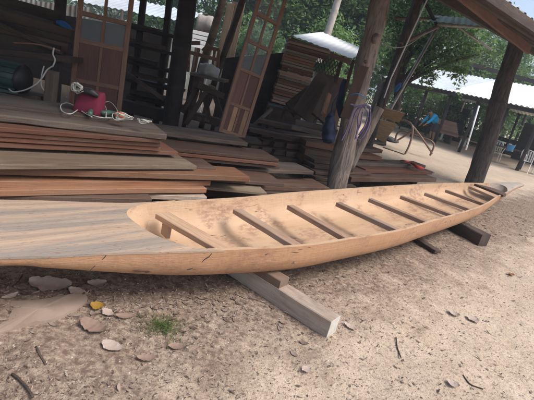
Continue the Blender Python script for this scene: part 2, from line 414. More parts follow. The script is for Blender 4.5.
def sec(i):
    t = i * 1.0; i0 = min(int(t), NT - 1); return Fp[i0], Bp[i0], Zr[i0], Dp[i0]
def hullpt(i, a, inner=False):
    """a in -1..1 across; outer or inner skin"""
    f, b, z, d = sec(i); c = (f + b) / 2; h = (b - f) / 2
    if inner: w_ = 1 - .028 / max(.05, h.length); d = max(.01, d - .032)
    else: w_ = 1
    s = abs(a); x = math.sin(s * math.pi / 2) ** .52 if s > 0 else 0
    # bottom is broad and slightly rounded, sides flare
    y = 1 - math.cos(s * math.pi / 2) ** .75 if s < 1 else 1
    y = y ** 1.15
    p = c + h * (x * w_ * math.copysign(1, a))
    return V((p.x, p.y, z - d * (1 - y)))
NA = 24
i_deck = int(5.55 * NS)      # the solid bow ends here
i_tail = int(15.85 * NS)
boat = empty('wooden_canoe', (.9, 3.8, 0), 'long unpainted dugout canoe of fresh orange tan wood resting on timber blocks', 'canoe')
vs_, fs = [], []
for i in range(NT):
    for j in range(NA + 1): vs_.append(hullpt(i, -1 + 2 * j / NA))
for i in range(NT - 1):
    for j in range(NA):
        q = (i * (NA + 1) + j, (i + 1) * (NA + 1) + j, (i + 1) * (NA + 1) + j + 1, i * (NA + 1) + j + 1); fs.append(q[::-1])
off = len(vs_); inn = range(i_deck - 5, i_tail + 4)
for i in inn:
    for j in range(NA + 1):
        p = hullpt(i, -1 + 2 * j / NA, True); vs_.append(p)
for k in range(len(inn) - 1):
    for j in range(NA):
        fs.append((off + k * (NA + 1) + j, off + (k + 1) * (NA + 1) + j, off + (k + 1) * (NA + 1) + j + 1, off + k * (NA + 1) + j + 1))
# gunwale strips joining the two skins
for k, i in enumerate(inn):
    if k == len(inn) - 1: break
    a0, a1 = i * (NA + 1), (i + 1) * (NA + 1); b0, b1 = off + k * (NA + 1), off + (k + 1) * (NA + 1)
    fs.append((a0, a1, b1, b0)); fs.append((a0 + NA, b0 + NA, b1 + NA, a1 + NA))
# hull has its grain along the boat: local X follows the length
axisx = V((.69, .72, 0)); mwh = frame(V((.9, 3.8, .2)), axisx); inv = mwh.inverted()
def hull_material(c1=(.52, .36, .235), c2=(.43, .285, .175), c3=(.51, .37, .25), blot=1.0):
    mt, n, b = newmat('carved_hull')
    v = coords(n, (1, 1, 1), rand=False)
    g1 = noise_(n, coords(n, (.7, 9, 9), rand=False), 1.6, 6, .6, .5); g2 = noise_(n, coords(n, (3, 60, 60), rand=False), 2, 3, .6)
    c = mix(n, ramp(n, g1, [(.3, (0, 0, 0)), (.7, (1, 1, 1))]), c1, c2)
    c = mix(n, ramp(n, g2, [(.5, (0, 0, 0)), (.72, (.4, .4, .4))]), c, (.42, .25, .15))
    br = noise_(n, coords(n, (.8, 2, 2), rand=False), 1.1, 4, .6); c = mix(n, ramp(n, br, [(.4, (0, 0, 0)), (.62, (.6, .6, .6))]), c, c3)
    # scraped bark-brown patches
    p1 = noise_(n, coords(n, (2.2, 3.2, 3.2), rand=False), 1.35, 3, .55, .4); p2 = noise_(n, coords(n, (9, 20, 20), rand=False), 1.4, 5, .75)
    pm = math_(n, 'MULTIPLY', ramp(n, p1, [(.50, (0, 0, 0)), (.60, (1, 1, 1))]), ramp(n, p2, [(.44, (0, 0, 0)), (.56, (.62, .62, .62))]))
    c = mix(n, math_(n, 'MULTIPLY', pm, blot), c, (.24, .13, .095))
    p3 = noise_(n, coords(n, (2.5, 7, 14), rand=False), 2.3, 2, .5, 1.2); c = mix(n, ramp(n, p3, [(.70, (0, 0, 0)), (.735, (.8, .8, .8))]), c, (.07, .05, .05))
    n.links.new(c, b.inputs['Base Color']); b.inputs['Roughness'].default_value = .62; b.inputs['Specular IOR Level'].default_value = .3
    ad = noise_(n, coords(n, (7, 3, 3), rand=False), 3.5, 2, .5)
    bump(n, b, math_(n, 'ADD', math_(n, 'ADD', g1, g2), math_(n, 'MULTIPLY', ad, 1.8)), .42, .007); return mt
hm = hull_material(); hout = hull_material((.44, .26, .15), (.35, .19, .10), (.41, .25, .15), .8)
vs_H, fs_H = list(vs_), list(fs)
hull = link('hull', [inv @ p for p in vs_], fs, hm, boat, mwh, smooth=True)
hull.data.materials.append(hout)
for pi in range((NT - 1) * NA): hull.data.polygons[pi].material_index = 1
def sharp(o, ang=40):
    bm = bmesh.new(); bm.from_mesh(o.data)
    for e in bm.edges:
        if len(e.link_faces) == 2 and e.calc_face_angle(0) > R(ang): e.smooth = False
    bm.to_mesh(o.data); bm.free()
sharp(hull)
# solid bow deck, with a scooped round end
def deck_material():
    mt, n, b = newmat('weathered_bow_deck')
    g1 = noise_(n, coords(n, (.55, 11, 11), rand=False), 1.5, 6, .6, .4); g2 = noise_(n, coords(n, (2.5, 70, 70), rand=False), 2, 3, .6)
    c = mix(n, ramp(n, g1, [(.35, (0, 0, 0)), (.65, (1, 1, 1))]), (.47, .355, .26), (.37, .275, .195))
    c = mix(n, ramp(n, g2, [(.48, (0, 0, 0)), (.7, (.5, .5, .5))]), c, (.36, .22, .14))
    st = noise_(n, coords(n, (.4, 7, 7), rand=False), 1.5, 6, .65, .5)
    c = mix(n, ramp(n, st, [(.44, (0, 0, 0)), (.60, (.78, .78, .78))]), c, (.215, .20, .18))
    sy = N(n, 'ShaderNodeSeparateXYZ'); n.links.new(coords(n, rand=False), sy.inputs[0])
    fr_ = math_(n, 'ADD', sy.outputs[1], math_(n, 'MULTIPLY', math_(n, 'SUBTRACT', g1, .5), .5))
    c = mix(n, ramp(n, math_(n, 'ADD', fr_, .55), [(.12, (.75, .75, .75)), (.42, (0, 0, 0))]), c, (.50, .33, .21))
    sp = noise_(n, coords(n, (7, 50, 50), rand=False), 3, 3, .6); c = mix(n, ramp(n, sp, [(.62, (0, 0, 0)), (.67, (.7, .7, .7))]), c, (.2, .07, .035))
    n.links.new(c, b.inputs['Base Color']); b.inputs['Roughness'].default_value = .75; b.inputs['Specular IOR Level'].default_value = .25
    bump(n, b, math_(n, 'ADD', g1, g2), .5, .005); return mt
dmat = deck_material()
def deck_geo(i0, i1, scoop, dirn, zoff=.003, depth=.10, n=24, skew=0):
    """solid fill between the rims from station i0 to i1; the end i1 is scooped (concave towards i0)"""
    pts = []; rows = []
    span = range(i0, i1 + 1) if dirn > 0 else range(i0, i1 - 1, -1)
    span = list(span); L = len(span)
    v = []; f = []
    def interp(fi, a):
        fi = max(0, min(NT - 1.001, fi)); k = int(fi); t = fi - k
        F = Fp[k].lerp(Fp[k + 1], t); B = Bp[k].lerp(Bp[k + 1], t); z = Zr[k] * (1 - t) + Zr[k + 1] * t; d = Dp[k] * (1 - t) + Dp[k + 1] * t
        c = (F + B) / 2; h = (B - F) / 2; return c + h * a * 1.006, z, d
    for k in range(L):
        for j in range(n + 1):
            a = -1 + 2 * j / n
            reach = 1 - scoop * (1 - min(1, abs(a)) ** 2.6) ** .5 * (1 + skew * a)
            fi = i0 + (i1 - i0) * (k / (L - 1)) * reach
            p, z, d = interp(fi, a)
            v.append(V((p.x, p.y, z + zoff + .012 * (1 - a * a) * (1 if scoop else 0))))
    for k in range(L - 1):
        for j in range(n):
            q = (k * (n + 1) + j, (k + 1) * (n + 1) + j, (k + 1) * (n + 1) + j + 1, k * (n + 1) + j + 1); f.append(q if dirn > 0 else q[::-1])
    sk = []
    # scooped face going down to the hull floor
    base = (L - 1) * (n + 1); rowp = 0; steps = 6; top_v, top_f = list(v), list(f); v = v[base:]; f = []
    for j in (0, n):
        o0 = len(top_v)
        for k in range(L): top_v.append(top_v[k * (n + 1) + j] - V((0, 0, .012)))
        for k in range(L - 1):
            q = (k * (n + 1) + j, o0 + k, o0 + k + 1, (k + 1) * (n + 1) + j); top_f.append(q if (j == 0) == (dirn > 0) else q[::-1])
    for s in range(1, steps + 1):
        st = s / steps
        for j in range(n + 1):
            a = -1 + 2 * j / n; reach = 1 - scoop * (1 - min(1, abs(a)) ** 2.6) ** .5 * (1 + skew * a)
            reach2 = reach + (.10 * st ** 1.6) * (1 - abs(a) ** 3)
            fi = i0 + (i1 - i0) * reach2; p, z, d = interp(fi, a)
            v.append(V((p.x, p.y, z + zoff + .012 * (1 - a * a) - (d - .012) * st * (1 - abs(a) ** 6))))
        cur = len(v) - (n + 1)
        for j in range(n):
            q = (rowp + j, cur + j, cur + j + 1, rowp + j + 1); f.append(q if dirn > 0 else q[::-1])
        rowp = cur
    return top_v, top_f, v, f
v, f, v3, f3 = deck_geo(0, int(7.15 * NS), .17, 1, skew=.25)
o = link('scooped_end', [inv @ p for p in v3], f3, hm, boat, mwh, smooth=True)
dk = link('bow_deck', [inv @ p for p in v], f, dmat, boat, mwh, smooth=True); sharp(dk, 35)
meta(dk, 'greyish weathered solid bow deck with a rounded scooped end')
v, f, v3, f3 = deck_geo(NT - 1, i_tail, .28, -1)
M['tail'] = wood('weathered_stern', (.46, .38, .31), (.36, .29, .24), (.42, .38, .34), stain=.6, stainc=(.22, .17, .14), vary=0, bumps=.5)
o = link('scooped_end', [inv @ p for p in v3], f3, M['tail'], boat, mwh, smooth=True)
tk = link('stern_deck', [inv @ p for p in v], f, M['tail'], boat, mwh, smooth=True); sharp(tk, 35)
meta(tk, 'pale grey weathered stern tip')
# dark half-round board set in before the stern
b0, b1 = at(474, 184.5, z=.425), at(503, 196, z=.425)
cc = (b0 + b1) / 2; hh = (b1 - b0) / 2; pr = V((hh.y, -hh.x, 0)).normalized() * -1
if pr.dot(V((.7, .7, 0))) < 0: pr = -pr
top = [b0] + [cc + hh * (-math.cos(t * math.pi / 12)) * .96 + pr * .34 * math.sin(t * math.pi / 12) for t in range(1, 12)] + [b1]
n_ = len(top); vv = [V((p.x, p.y, .441)) for p in top] + [V((p.x, p.y, .405)) for p in top]
ff = [tuple(range(n_)), tuple(range(n_, 2 * n_))[::-1]] + [(i, i + n_, (i + 1) % n_ + n_, (i + 1) % n_) for i in range(n_)]
o = link('stern_board', vv, ff, M['brown'], boat); meta(o, 'dark brown half round board in front of the stern tip')
# thwarts: far end let into the back wall, near end under the front gunwale
TH = [((162, 215), (226, 252), .038, .085), ((237, 211), (300, 249), .038, .06), ((290, 207), (353, 243), .042, .05), ((338, 204), (405, 235), .042, .05),
      ((370, 200), (437, 228), .042, .045), ((401, 197), (463, 220), .042, .045), ((425, 194), (480, 214), .042, .042), ((446, 191), (492, 208), .042, .042), ((470, 187.5), (503, 202), .042, .042)]
for k, (a, b, t, ww) in enumerate(TH):
    st = 7 + k
    A = at(a[0], a[1], z=.375); B = at(b[0], b[1], z=.39)
    # stop the near end inside the front wall
    dirv = (A - B); dirv.z = 0; dirv.normalize()
    for it in range(60):
        kk = min(range(NT - 1), key=lambda q: (Fp[q].xy - B.xy).length); tg = (Fp[kk + 1] - Fp[max(0, kk - 1)]).normalized(); inn_ = V((-tg.y, tg.x, 0))
        if (B - Fp[kk]).xy.dot(inn_.xy) > .024: break
        B = B + dirv * .006
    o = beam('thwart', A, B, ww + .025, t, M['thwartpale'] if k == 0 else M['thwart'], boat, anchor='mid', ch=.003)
    if k == 0: meta(o, 'first and palest thwart, a wide board nearest the bow deck')
    f_, b_, z_, d_ = sec(int((7 + k) * NS))
# end post block under the first thwart
A = at(164, 222, z=.34)
o = beam('knee', A + V((.03, -.02, .01)), A + V((.03, -.02, -.09)), .09, .03, M['thwart'], boat, anchor='mid', up=V((.7, .7, 0)))
# black cracks on the side: thin split grooves filled with pitch
def crack(pts, r):
    return tube_geo(smooth_path(pts, 4), [r * (.4 + .6 * math.sin(math.pi * i / (len(pts) * 4 - 4)) + .05) for i in range((len(pts) - 1) * 4 + 1)], 5, flat=.5)

from mathutils.bvhtree import BVHTree
bvh = BVHTree.FromPolygons([tuple(p) for p in vs_H], fs_H)
def onhull(px, py):
    d = (at(px, py, Y=1) - V((0, 0, EYE))).normalized(); h = bvh.ray_cast(V((0, 0, EYE)), d); return (h[0] - d * .0005) if h[0] else at(px, py, z=.4)
for pts_, r0, lbv in [([(102, 252), (106, 255), (103, 259), (95, 266), (88, 272)], .0028, 'long diagonal black crack across the bow side'), ([(212, 253), (209, 256.5), (205, 259), (202, 262)], .005, 'short thick black split on the side'), ([(187, 269.5), (190, 269), (193, 268)], .006, 'small black knot mark on the side')]:
    v, f = crack([onhull(*q) for q in pts_], r0); meta(link('crack', v, f, M['blackm'], boat, smooth=True), lbv)
# supports ---------------------------------------------------------------
def bx(name, label, cat, A, B, W, T, mat, group=None, **k):
    return meta(beam(name, A, B, W, T, mat, **k), label, cat, group)
e0 = at(333, 327, z=.065); e1 = at(243, 271, z=.06)
d_ = (e1 - e0).normalized(); e1 = e0 + d_ * 1.75; e1.z = .065
sup = beam('support_beam', e1, e0, .125, .13, M['beam'], anchor='mid', ch=.006, wob=.004)
meta(sup, 'thick grey support beam with chalky white cut end, lying under the canoe nearest the camera', 'beam')
cap = beam('cut_end', e0 - d_ * .0005, e0 - d_ * .0035, .122, .127, M['endpaint'], sup, anchor='mid', n=2)
d2 = d_
a0 = at(283, 281, z=.165); 
bx('support_block', 'short brown timber block stacked on the thick support beam under the canoe', 'block', a0 + d2 * .27 - V((0, 0, .014)), a0 - d2 * .015 - V((0, 0, .010)), .105, .068, M['block'], anchor='mid', ch=.005)
s0 = at(484, 241, z=.08); s1 = at(452, 224, z=.08)
bx('support_beam', 'dark squared timber propping up the far end of the canoe', 'beam', s1 + (s1 - s0).normalized() * .5, s0, .17, .17, M['dark'], anchor='mid', ch=.01, wob=.008)
s0 = at(438, 252, z=.03); s1 = at(412, 236, z=.03)
bx('support_plank', 'thin dark plank poking out from under the middle of the canoe', 'plank', s1 + (s1 - s0).normalized() * .6, s0, .10, .035, M['dark'], anchor='mid')

# ------------------------------------------------------------------ lumber piles
def pl(label, a, b, z, W, T, mat, group, name='plank', cat='plank', zb=None, **k):
    A = at(a[0], a[1], z=z); B = at(b[0], b[1], z=zb if zb is not None else z)
    return bx(name, label, cat, A, B, W, T, M[mat], group, **k)
GL = 'planks piled behind the bow of the canoe'
pl('dark low plank half hidden between the canoe and the orange planks', (-40, 195), (152, 199), .315, .30, .05, 'brown', GL)
pl('grey board end sticking out below the orange planks beside the canoe', (60, 191), (207, 197), .30, .30, .04, 'beam', GL)
pl('lower of the two thin orange planks just above the canoe rim', (-60, 191.5), (207, 188.5), .36, .30, .045, 'orange', GL, bow=.006)
pl('upper of the two thin orange planks just above the canoe rim', (-60, 181), (211, 181), .41, .28, .045, 'orange', GL, bow=-.006)
pl('longest orange plank, running past the ends of its neighbours', (-60, 166), (250, 177), .48, .30, .05, 'orange', GL, bow=.004)
pl('wide dusty yellow grey plank lying on the long orange plank', (-60, 164), (197, 166), .535, .36, .035, 'pale', GL)
pl('short brown board beneath the dusty plank, its end showing on the right', (120, 163), (216, 168), .50, .30, .02, 'brown', GL)
pl('lowest red plank of the red stack, the longest one', (-70, 139), (178, 152), .60, .38, .036, 'red', GL)
pl('third red plank down in the red stack', (-70, 133), (161, 147.5), .64, .38, .034, 'red', GL, bow=.004)
pl('second red plank down in the red stack', (-70, 127), (160.5, 143.5), .68, .38, .034, 'red', GL)
pl('top red plank right under the wide grey slab', (-70, 121), (160, 139.5), .72, .38, .034, 'red', GL, bow=-.004)
pl('wide grey slab on top of the left pile, below the crimson bag', (-70, 106), (167, 134.5), .775, .62, .05, 'grey', GL, wob=.006, ch=.008)
pl('second grey slab behind the first on top of the left pile', (-90, 94), (120, 121), .79, .45, .045, 'grey', GL, wob=.005)
GM = 'planks piled in front of the leaning glazed door'
pl('uppermost long grey brown plank under the glazed door', (120, 126), (248, 143), .62, .40, .045, 'grey', GM)
pl('thick top plank of the dark red middle pile', (150, 145.5), (279, 159.5), .54, .42, .035, 'brown', GM)
pl('middle plank of the dark red middle pile', (150, 149.5), (278, 163.5), .50, .40, .035, 'red', GM)
pl('bottom plank of the dark red middle pile', (150, 153), (280, 166.5), .46, .40, .035, 'brown', GM)
pl('long grey plank running right to the dark timber ends', (190, 167), (314, 171.5), .36, .38, .045, 'grey', GM)
pl('brown plank with a bright orange edge behind the canoe', (205, 177.5), (284, 184), .36, .42, .035, 'brown', GM)
pl('narrow orange lath lying on the brown plank', (205, 178), (250, 180.5), .385, .05, .022, 'orange', GM)
pl('dusty tan board touching the canoe rim', (206, 187), (267, 193), .30, .40, .03, 'pale', GM)
pl('dark brown plank in the shade behind the canoe', (232, 186), (330, 188), .22, .36, .05, 'brown', GM)
pl('lowest brown plank on the ground behind the canoe', (150, 185), (300, 194), .16, .5, .10, 'dark', GM)
# bearers under the piles
for i, (px, py, z, t) in enumerate([(-20, 170, .28, .24), (110, 172, .30, .26), (225, 172, .20, .18)]):
    A = at(px, py, z=z); bx('bearer', ['squared bearer under the left end of the plank piles', 'squared bearer under the middle of the plank piles', 'squared bearer under the right end of the plank piles'][i], 'timber', A, A + V((-.5, 1.4, 0)), .14, t, M['dark'])
for i, (a, b) in enumerate([((-20, 118), .70), ((120, 138), .40)]):
    A = at(a[0], a[1], z=.5) if i == 0 else at(a[0], a[1], z=.55)
    bx('bearer', ['dark bearer carrying the back of the left pile', 'dark bearer carrying the back of the middle pile'][i], 'timber', A + V((0, .2, 0)), A + V((-.2, 1.3, 0)), .14, A.z - .02, M['dark'])
# squared timbers on the right of the pile, ends facing left
GT = 'squared timbers stacked between the door and the log post'
TT = []
for r in range(5):
    z = .30 - r * .058
    TT.append(((315 + r * .3, 159.5 + r * 5.9), (352 + r, 164 + r * 5.6), z + .06, .34, .052, 'dark', ['top', 'second', 'third', 'fourth', 'bottom'][r] + ' dark timber of the small stack at the foot of the log post'))
for r in range(3):
    TT.append(((307 - r, 141 + r * 8), (352, 149.5 + r * 7.6), .52 - r * .095, .30, .088, ['red', 'brown', 'red'][r], ['top reddish squared timber of the stack below the navy bag', 'middle brown squared timber of the stack below the navy bag', 'bottom reddish squared timber of the stack below the navy bag'][r]))
for c in range(4):
    for r in range(3 + c % 2):
        TT.append(((287 - c * 12, 135.5 - c * 1.9 + r * 8), (330 - c * 8, 142 - c * 3 + r * 7.5), .50 - r * .095, .20, .088, ['dark', 'brown', 'dark', 'dark'][(c + r) % 4],
                   ['top', 'second', 'third', 'lowest'][r] + ' dark timber in the ' + ['right hand', 'second', 'third', 'left hand'][c] + ' column of the stack behind the grey plank'))
for a, b, z, W, T, mt, lb in TT: pl(lb, a, b, z, W, T, mt, GT, name='timber', cat='timber', ch=.006, ragged=.01)
for i, (a, b, z, W, T, mt, lb) in enumerate([((276, 124), (322, 132), .58, .16, .06, 'grey', 'pale grey timber lying across the top of the dark timber stack'),
    ((250, 128), (292, 138), .56, .14, .06, 'brown', 'brown timber lying slanting on the dark timber stack'),
    ((262, 131), (326, 138), .54, .2, .03, 'grey', 'wide grey board on the dark timber stack')]):
    pl(lb, a, b, z, W, T, mt, GT, name='timber', cat='timber')
GR = 'sawn timbers stacked to the right of the log post'
for i, (a, b, z, W, T, mt, lb) in enumerate([
    ((352, 177.5), (437, 178.5), .25, .35, .075, 'brown', 'front timber of the stack right of the log post, its left end cut square'),
    ((366, 169.5), (433, 171.5), .32, .28, .065, 'red', 'reddish timber second from the top, right of the log post'),
    ((350, 162), (426, 165.5), .38, .30, .06, 'grey', 'grey timber with the red cloth on it, right of the log post'),
    ((345, 172), (372, 173), .30, .30, .04, 'brown', 'short timber peeping out beside the foot of the log post'),
    ((348, 147), (383, 150), .55, .25, .07, 'brown', 'upper reddish timber behind the log post'),
    ((348, 154), (382, 157), .47, .25, .07, 'red', 'lower reddish timber behind the log post'),
    ((352, 141), (386, 143), .60, .3, .03, 'grey', 'grey board on the short timbers behind the log post')]):
    pl(lb, a, b, z, W, T, mt, GR, name='timber', cat='timber', ch=.006)
for i, (a, z) in enumerate([((362, 178), .17), ((420, 178), .17), ((365, 160), .39)]):
    A = at(a[0], a[1], z=z); bx('bearer', ['bearer under the left end of the right hand timber stack', 'bearer under the right end of the right hand timber stack', 'bearer under the short timbers behind the log post'][i], 'timber', A + V((0, .05, 0)), A + V((-.3, .55, 0)), .12, z - .005, M['dark'])

# red cloth on the timber
pts = [at(401, 160.5, z=.40), at(405, 161, z=.43), at(411, 163, z=.41), at(417, 166.5, z=.42), at(424, 169, z=.39)]
t = tube('red_cloth', pts, [.02, .035, .028, .045, .02], M['redcloth'], seg=10, nz=.5, path=5, flat=.5); meta(t, 'crumpled red cloth lying on the grey timber right of the log post', 'cloth')
t = tube('black_strap', [at(420, 167, z=.40), at(428, 171, z=.36), at(434, 173, z=.34)], .008, M['blackm'], path=4, seg=6); meta(t, 'thin black strap trailing from the red cloth', 'strap')

# ------------------------------------------------------------------ posts
def post(name, label, a, ya, b, yb, ra, rb, mat, cat='post', ext=.35, below=.5, nz=.25, seed=1, seg=20, bend=.02, group=None):
    A, B = at(a[0], a[1], Y=ya), at(b[0], b[1], Y=yb); d = B - A
    if below: 
        k = A.z / max(.1, d.z); A = A - d * k
    B = B + d * ext; n = 22
    off_ = V((random.uniform(-1, 1), random.uniform(-1, 1), 0)) * bend
    pts = [A.lerp(B, i / n) + off_ * math.sin(i / n * math.pi * 2) for i in range(n + 1)]
    rad = [ra + (rb - ra) * i / n + .004 * math.sin(i * 1.7) for i in range(n + 1)]
    o = tube(name, pts, rad, mat, seg=seg, nz=nz, seed=seed); return meta(o, label, cat, group)
P1 = post('log_post', 'thick pale stripped log post rising from the timbers in the middle', (336, 188), 5.6, (379, 2), 5.75, .138, .112, M['bark'], seed=3, bend=.045, nz=.35)
# knots and a split-off branch stub on the log post
for i, (px, py, r) in enumerate([(376, 38, .05), (352, 88, .035), (366, 62, .03)]):
    c = at(px, py, Y=5.58); tube('knot', [c + V((0, .06, 0)), c, c + V((.01, -.03, .005))], [r * 1.2, r, r * .35], M['bark'], P1, seg=10, nz=.4, seed=i)
P2 = post('log_post', 'dark rough log post standing alone behind the stern of the canoe', (474, 182), 9.6, (515, 50), 9.9, .195, .175, M['barkdark'], ext=.06, seed=8, bend=.03, nz=.14)
P3 = post('wooden_post', 'dark straight post between the two leaning doors', (170, 128), 6.3, (188, 0), 6.4, .13, .13, M['shadedark'], seed=5, nz=.1, seg=12)
P4 = post('leaning_pole', 'slim dark leaning trunk behind the log post', (371, 140), 8.2, (417, 0), 8.6, .085, .095, M['barkdark'], cat='pole', seed=9, ext=.3)
t = tube('white_pole', [at(384, 98, Y=7.95), at(391, 78, Y=7.98), at(427, 0, Y=8.2), at(431, -12, Y=8.2)], .012, M['whitepl'], seg=8); meta(t, 'thin white pole fixed along the slim dark trunk', 'pole')
P5 = post('wooden_post', 'rough thin post at the back between the door and the log bench', (203, 66), 9.5, (222, 0), 9.5, .09, .08, M['dark'], seed=12, ext=.4)
P6 = post('wooden_post', 'slim dark post at the left of the glazed door', (216, 80), 8.5, (243, -5), 8.5, .06, .06, M['dark'], seed=14, ext=.4)
# board and strap things on the main post
A, B = at(345, 118, Y=5.5), at(364, 66, Y=5.5)
bx('plank', 'short split board standing against the log post above the purple strap', 'plank', A, B, .13, .035, M['brown'], anchor='mid', up=V((-.3, -.9, 0)))
t = tube('blue_string', [at(351, 95, Y=5.42), at(357, 93.5, Y=5.38), at(364, 97, Y=5.42), at(362, 99, Y=5.42)], .006, M['bluepl'], path=4, seg=6); meta(t, 'short blue string tied round the log post', 'string')
pu = empty('purple_strap', at(355, 120, Y=5.35), 'purple fabric straps looped round the log post', 'strap')
g_p = random.Random(4)
for pts in [[(362, 106), (355, 108), (351, 118), (346, 130), (341, 141)], [(361, 106), (356, 111), (353, 121), (349, 133)], [(361, 106), (369, 107), (371, 116), (367, 128), (361, 139), (356, 136), (360, 124), (363, 112)],
            [(364, 107), (368, 114), (365, 126), (359, 135)], [(363, 106), (359, 115), (358, 128), (355, 139)], [(350, 104), (357, 106), (366, 105), (371, 108)]]:
    tube('strap', [at(x + g_p.uniform(-.6, .6), y, Y=5.36 + .03 * g_p.random()) for x, y in pts], [.010 + .010 * g_p.random() for _ in pts], M['purple'], pu, path=5, seg=8, flat=.6, nz=.6)
# navy bag hanging on the left of the post
bc = at(328, 143, Y=5.5); bt = at(331, 112, Y=5.5)
prof = [(0, .05), (.05, .11), (.2, .13), (.45, .125), (.7, .105), (.88, .08), (.97, .05), (1, .015)]
bag = tube('navy_bag', [bc.lerp(bt, t_) for t_, r in prof], [r for t_, r in prof], M['navy'], seg=16, nz=.5, seed=4, path=4, flat=.6); meta(bag, 'dark navy cloth bag hanging beside the log post', 'bag')
tube('strap', [at(331, 114, Y=5.5), at(333, 104, Y=5.5), at(338, 95, Y=5.5)], .01, M['navy'], bag, path=3, seg=6)
t = tube('navy_cloth', [at(345, 80, Y=5.75), at(341, 95, Y=5.8), at(340, 110, Y=5.8), at(341, 118, Y=5.8)], [.05, .09, .08, .04], M['navy'], seg=12, nz=.5, path=4, flat=.5); meta(t, 'navy cloth hanging behind the log post', 'cloth')
# log stub beside the slim trunk
A, B = at(347, 170, Y=5.95), at(379, 108, Y=6.15)
t = tube('log', [A, A.lerp(B, .5), B], [.085, .08, .075], M['bark'], seg=16, nz=.3, path=3); meta(t, 'short leaning log with a cut top beside the tan boards', 'log')
# tan boards
for i, (cs, y0, lb) in enumerate([([(384, 107), (405, 113), (399, 122), (379, 116)], 8.6, 'upper tan board tilted beside the bent pipe frame'), ([(377, 118), (397, 124), (384, 142), (368, 133)], 8.2, 'lower tan board standing on its edge beside the leaning log')]):
    c = [at(x, y, Y=y0 + (.25 if k > 1 else 0)) for k, (x, y) in enumerate(cs)]
    v, f = slab_geo(c, .02); meta(link('tan_board', v, f, M['plypale']), lb, 'board', 'tan boards by the pipe frame')
A, B = at(360, 151, z=.03), at(395, 128, Y=8.9)
bx('plank', 'thin pale lath on the ground beside the tan boards', 'plank', at(383, 147, z=.03), at(404, 154, z=.03), .1, .02, M['pale'])
# bent pipe frame
fr = empty('pipe_frame', at(412, 150, z=0), 'bent brown pipe frame standing on the sand beside the working person', 'frame')
def ppx(L, yb): return [at(x, y, Y=yb + dy) for x, y, dy in L]
gY = at(405, 154, z=0).y
for L in [[(405, 154, 0), (409, 146, .02), (412, 136, .05), (412.5, 128, .1), (410, 123, .2), (403, 120, .4), (392, 118, .7), (384, 116, .9)],
          [(430, 155.5, .3), (434, 146, .3), (431, 141, .35), (420, 137, .6), (409, 133, .9), (402, 131, 1.1), (397, 134, 1.2), (395, 141, 1.2)],
          [(409, 122, .2), (419, 134, .3), (430, 150, .3), (432, 154, .3)], [(412, 131, .1), (403, 137, .6), (398, 140, 1.1)]]:
    tube('pipe', ppx(L, gY), .030, M['rust'], fr, path=5, seg=10)
t = tube('rag_heap', [at(385, 137, z=.05), at(391, 139, z=.10), at(398, 142, z=.05)], [.08, .16, .06], M['shorts'], seg=12, nz=.7, path=4, flat=.5); meta(t, 'grey heap of rags on the sand behind the timber stack', 'rags')
# pole with tin canopy
cp = empty('tin_canopy', at(384, 112, Y=10), 'small light blue tin canopy on thin grey poles in front of the tree', 'canopy')
def rod(name, a, b, Y1, Y2, r, mat, par): return tube(name, [at(*a, Y=Y1), at(*a, Y=Y1).lerp(at(*b, Y=Y2), .5), at(*b, Y=Y2)], r, mat, par, seg=10)
rod('pole', (437.5, 27), (366, 152), 9.6, 9.0, .033, M['steel'], cp)
rod('rafter', (438, 27), (420, -6), 9.6, 9.5, .035, M['blackm'], cp)
rod('brace', (437, 27), (401, 44), 9.6, 8.4, .04, M['rust'], cp)
rod('rail', (395, 18.5), (438, 19), 8.7, 9.9, .03, M['rust'], cp)
rod('rail', (437, 25), (486, 27), 9.55, 9.9, .035, M['steel'], cp)
rod('brace', (455, 25), (492, 50), 9.8, 11, .025, M['steel'], cp)
o_ = at(428, 21, Y=9.4); v, f = corr_geo(o_, at(483, 26, Y=9.6) - o_, at(432, 15, Y=10.3) - o_, .15, .008); link('roof_sheet', v, f, M['fibre'], cp)
t = tube('wire', [at(378, 40, Y=8), at(392, 47, Y=8), at(405, 46.5, Y=8.2), at(416, 40, Y=8.5), at(428, 30, Y=9.3)], .008, M['cable'], path=5, seg=6); meta(t, 'thin wire hanging between the slim trunk and the canopy', 'wire')

# ------------------------------------------------------------------ roof of the open workshop
u = V((.7513, .66, 0)); nn = V((-.66, .7513, 0))        # along the row of posts, and inward
row0 = at(511, 42, z=3.16); row0.z = 0
def rp(s, d): 
    z = 3.30 + (.44 if d > 0 else .33) * d
    return V((row0.x, row0.y, 0)) + u * s + nn * d + V((0, 0, z))
wr = empty('workshop_roof', rp(0, 0) - V((0, 0, 0)), 'open sided workshop roof of weathered tin on brown beams, overhanging the canoe', 'roof')
SE, S0 = 1.9, -16
for d0, d1, sa, sb in ((-1.9, .02, SE, S0), (-.02, 2.5, SE, -5.5), (-.02, 4.2, -5.5, S0)):
    o_ = rp(sa, d0) + V((0, 0, .10)); v, f = corr_geo(o_, rp(sb, d0) - rp(sa, d0), rp(sa, d1) - rp(sa, d0), .22, .022, nv=3, sub=5)
    link('roof_sheet', v, f, M['oldtin'], wr)
M['beamred'] = wood('red_brown_rafter', (.26, .14, .10), (.18, .095, .07), (.24, .14, .1), stain=.3, vary=.1)
def rbeam(name, s0, d0, s1, d1, W, T, dz, mat): return beam(name, rp(s0, d0) + V((0, 0, dz)), rp(s1, d1) + V((0, 0, dz)), W, T, mat, wr, anchor='mid')
rbeam('post_beam', SE, 0, S0, 0, .09, .20, -.045, M['dark'])
fa, fb = at(466, -2, z=2.93), at(529, 50, z=2.93); fa = fa + (fa - fb) * 2.2
beam('fascia_beam', fa, fb, .05, .15, M['beamred'], wr, anchor='mid')
for d in (-.45, -.95, -1.45, -1.93): rbeam('purlin', SE, d, S0, d, .07, .11, .03, M['dark'])
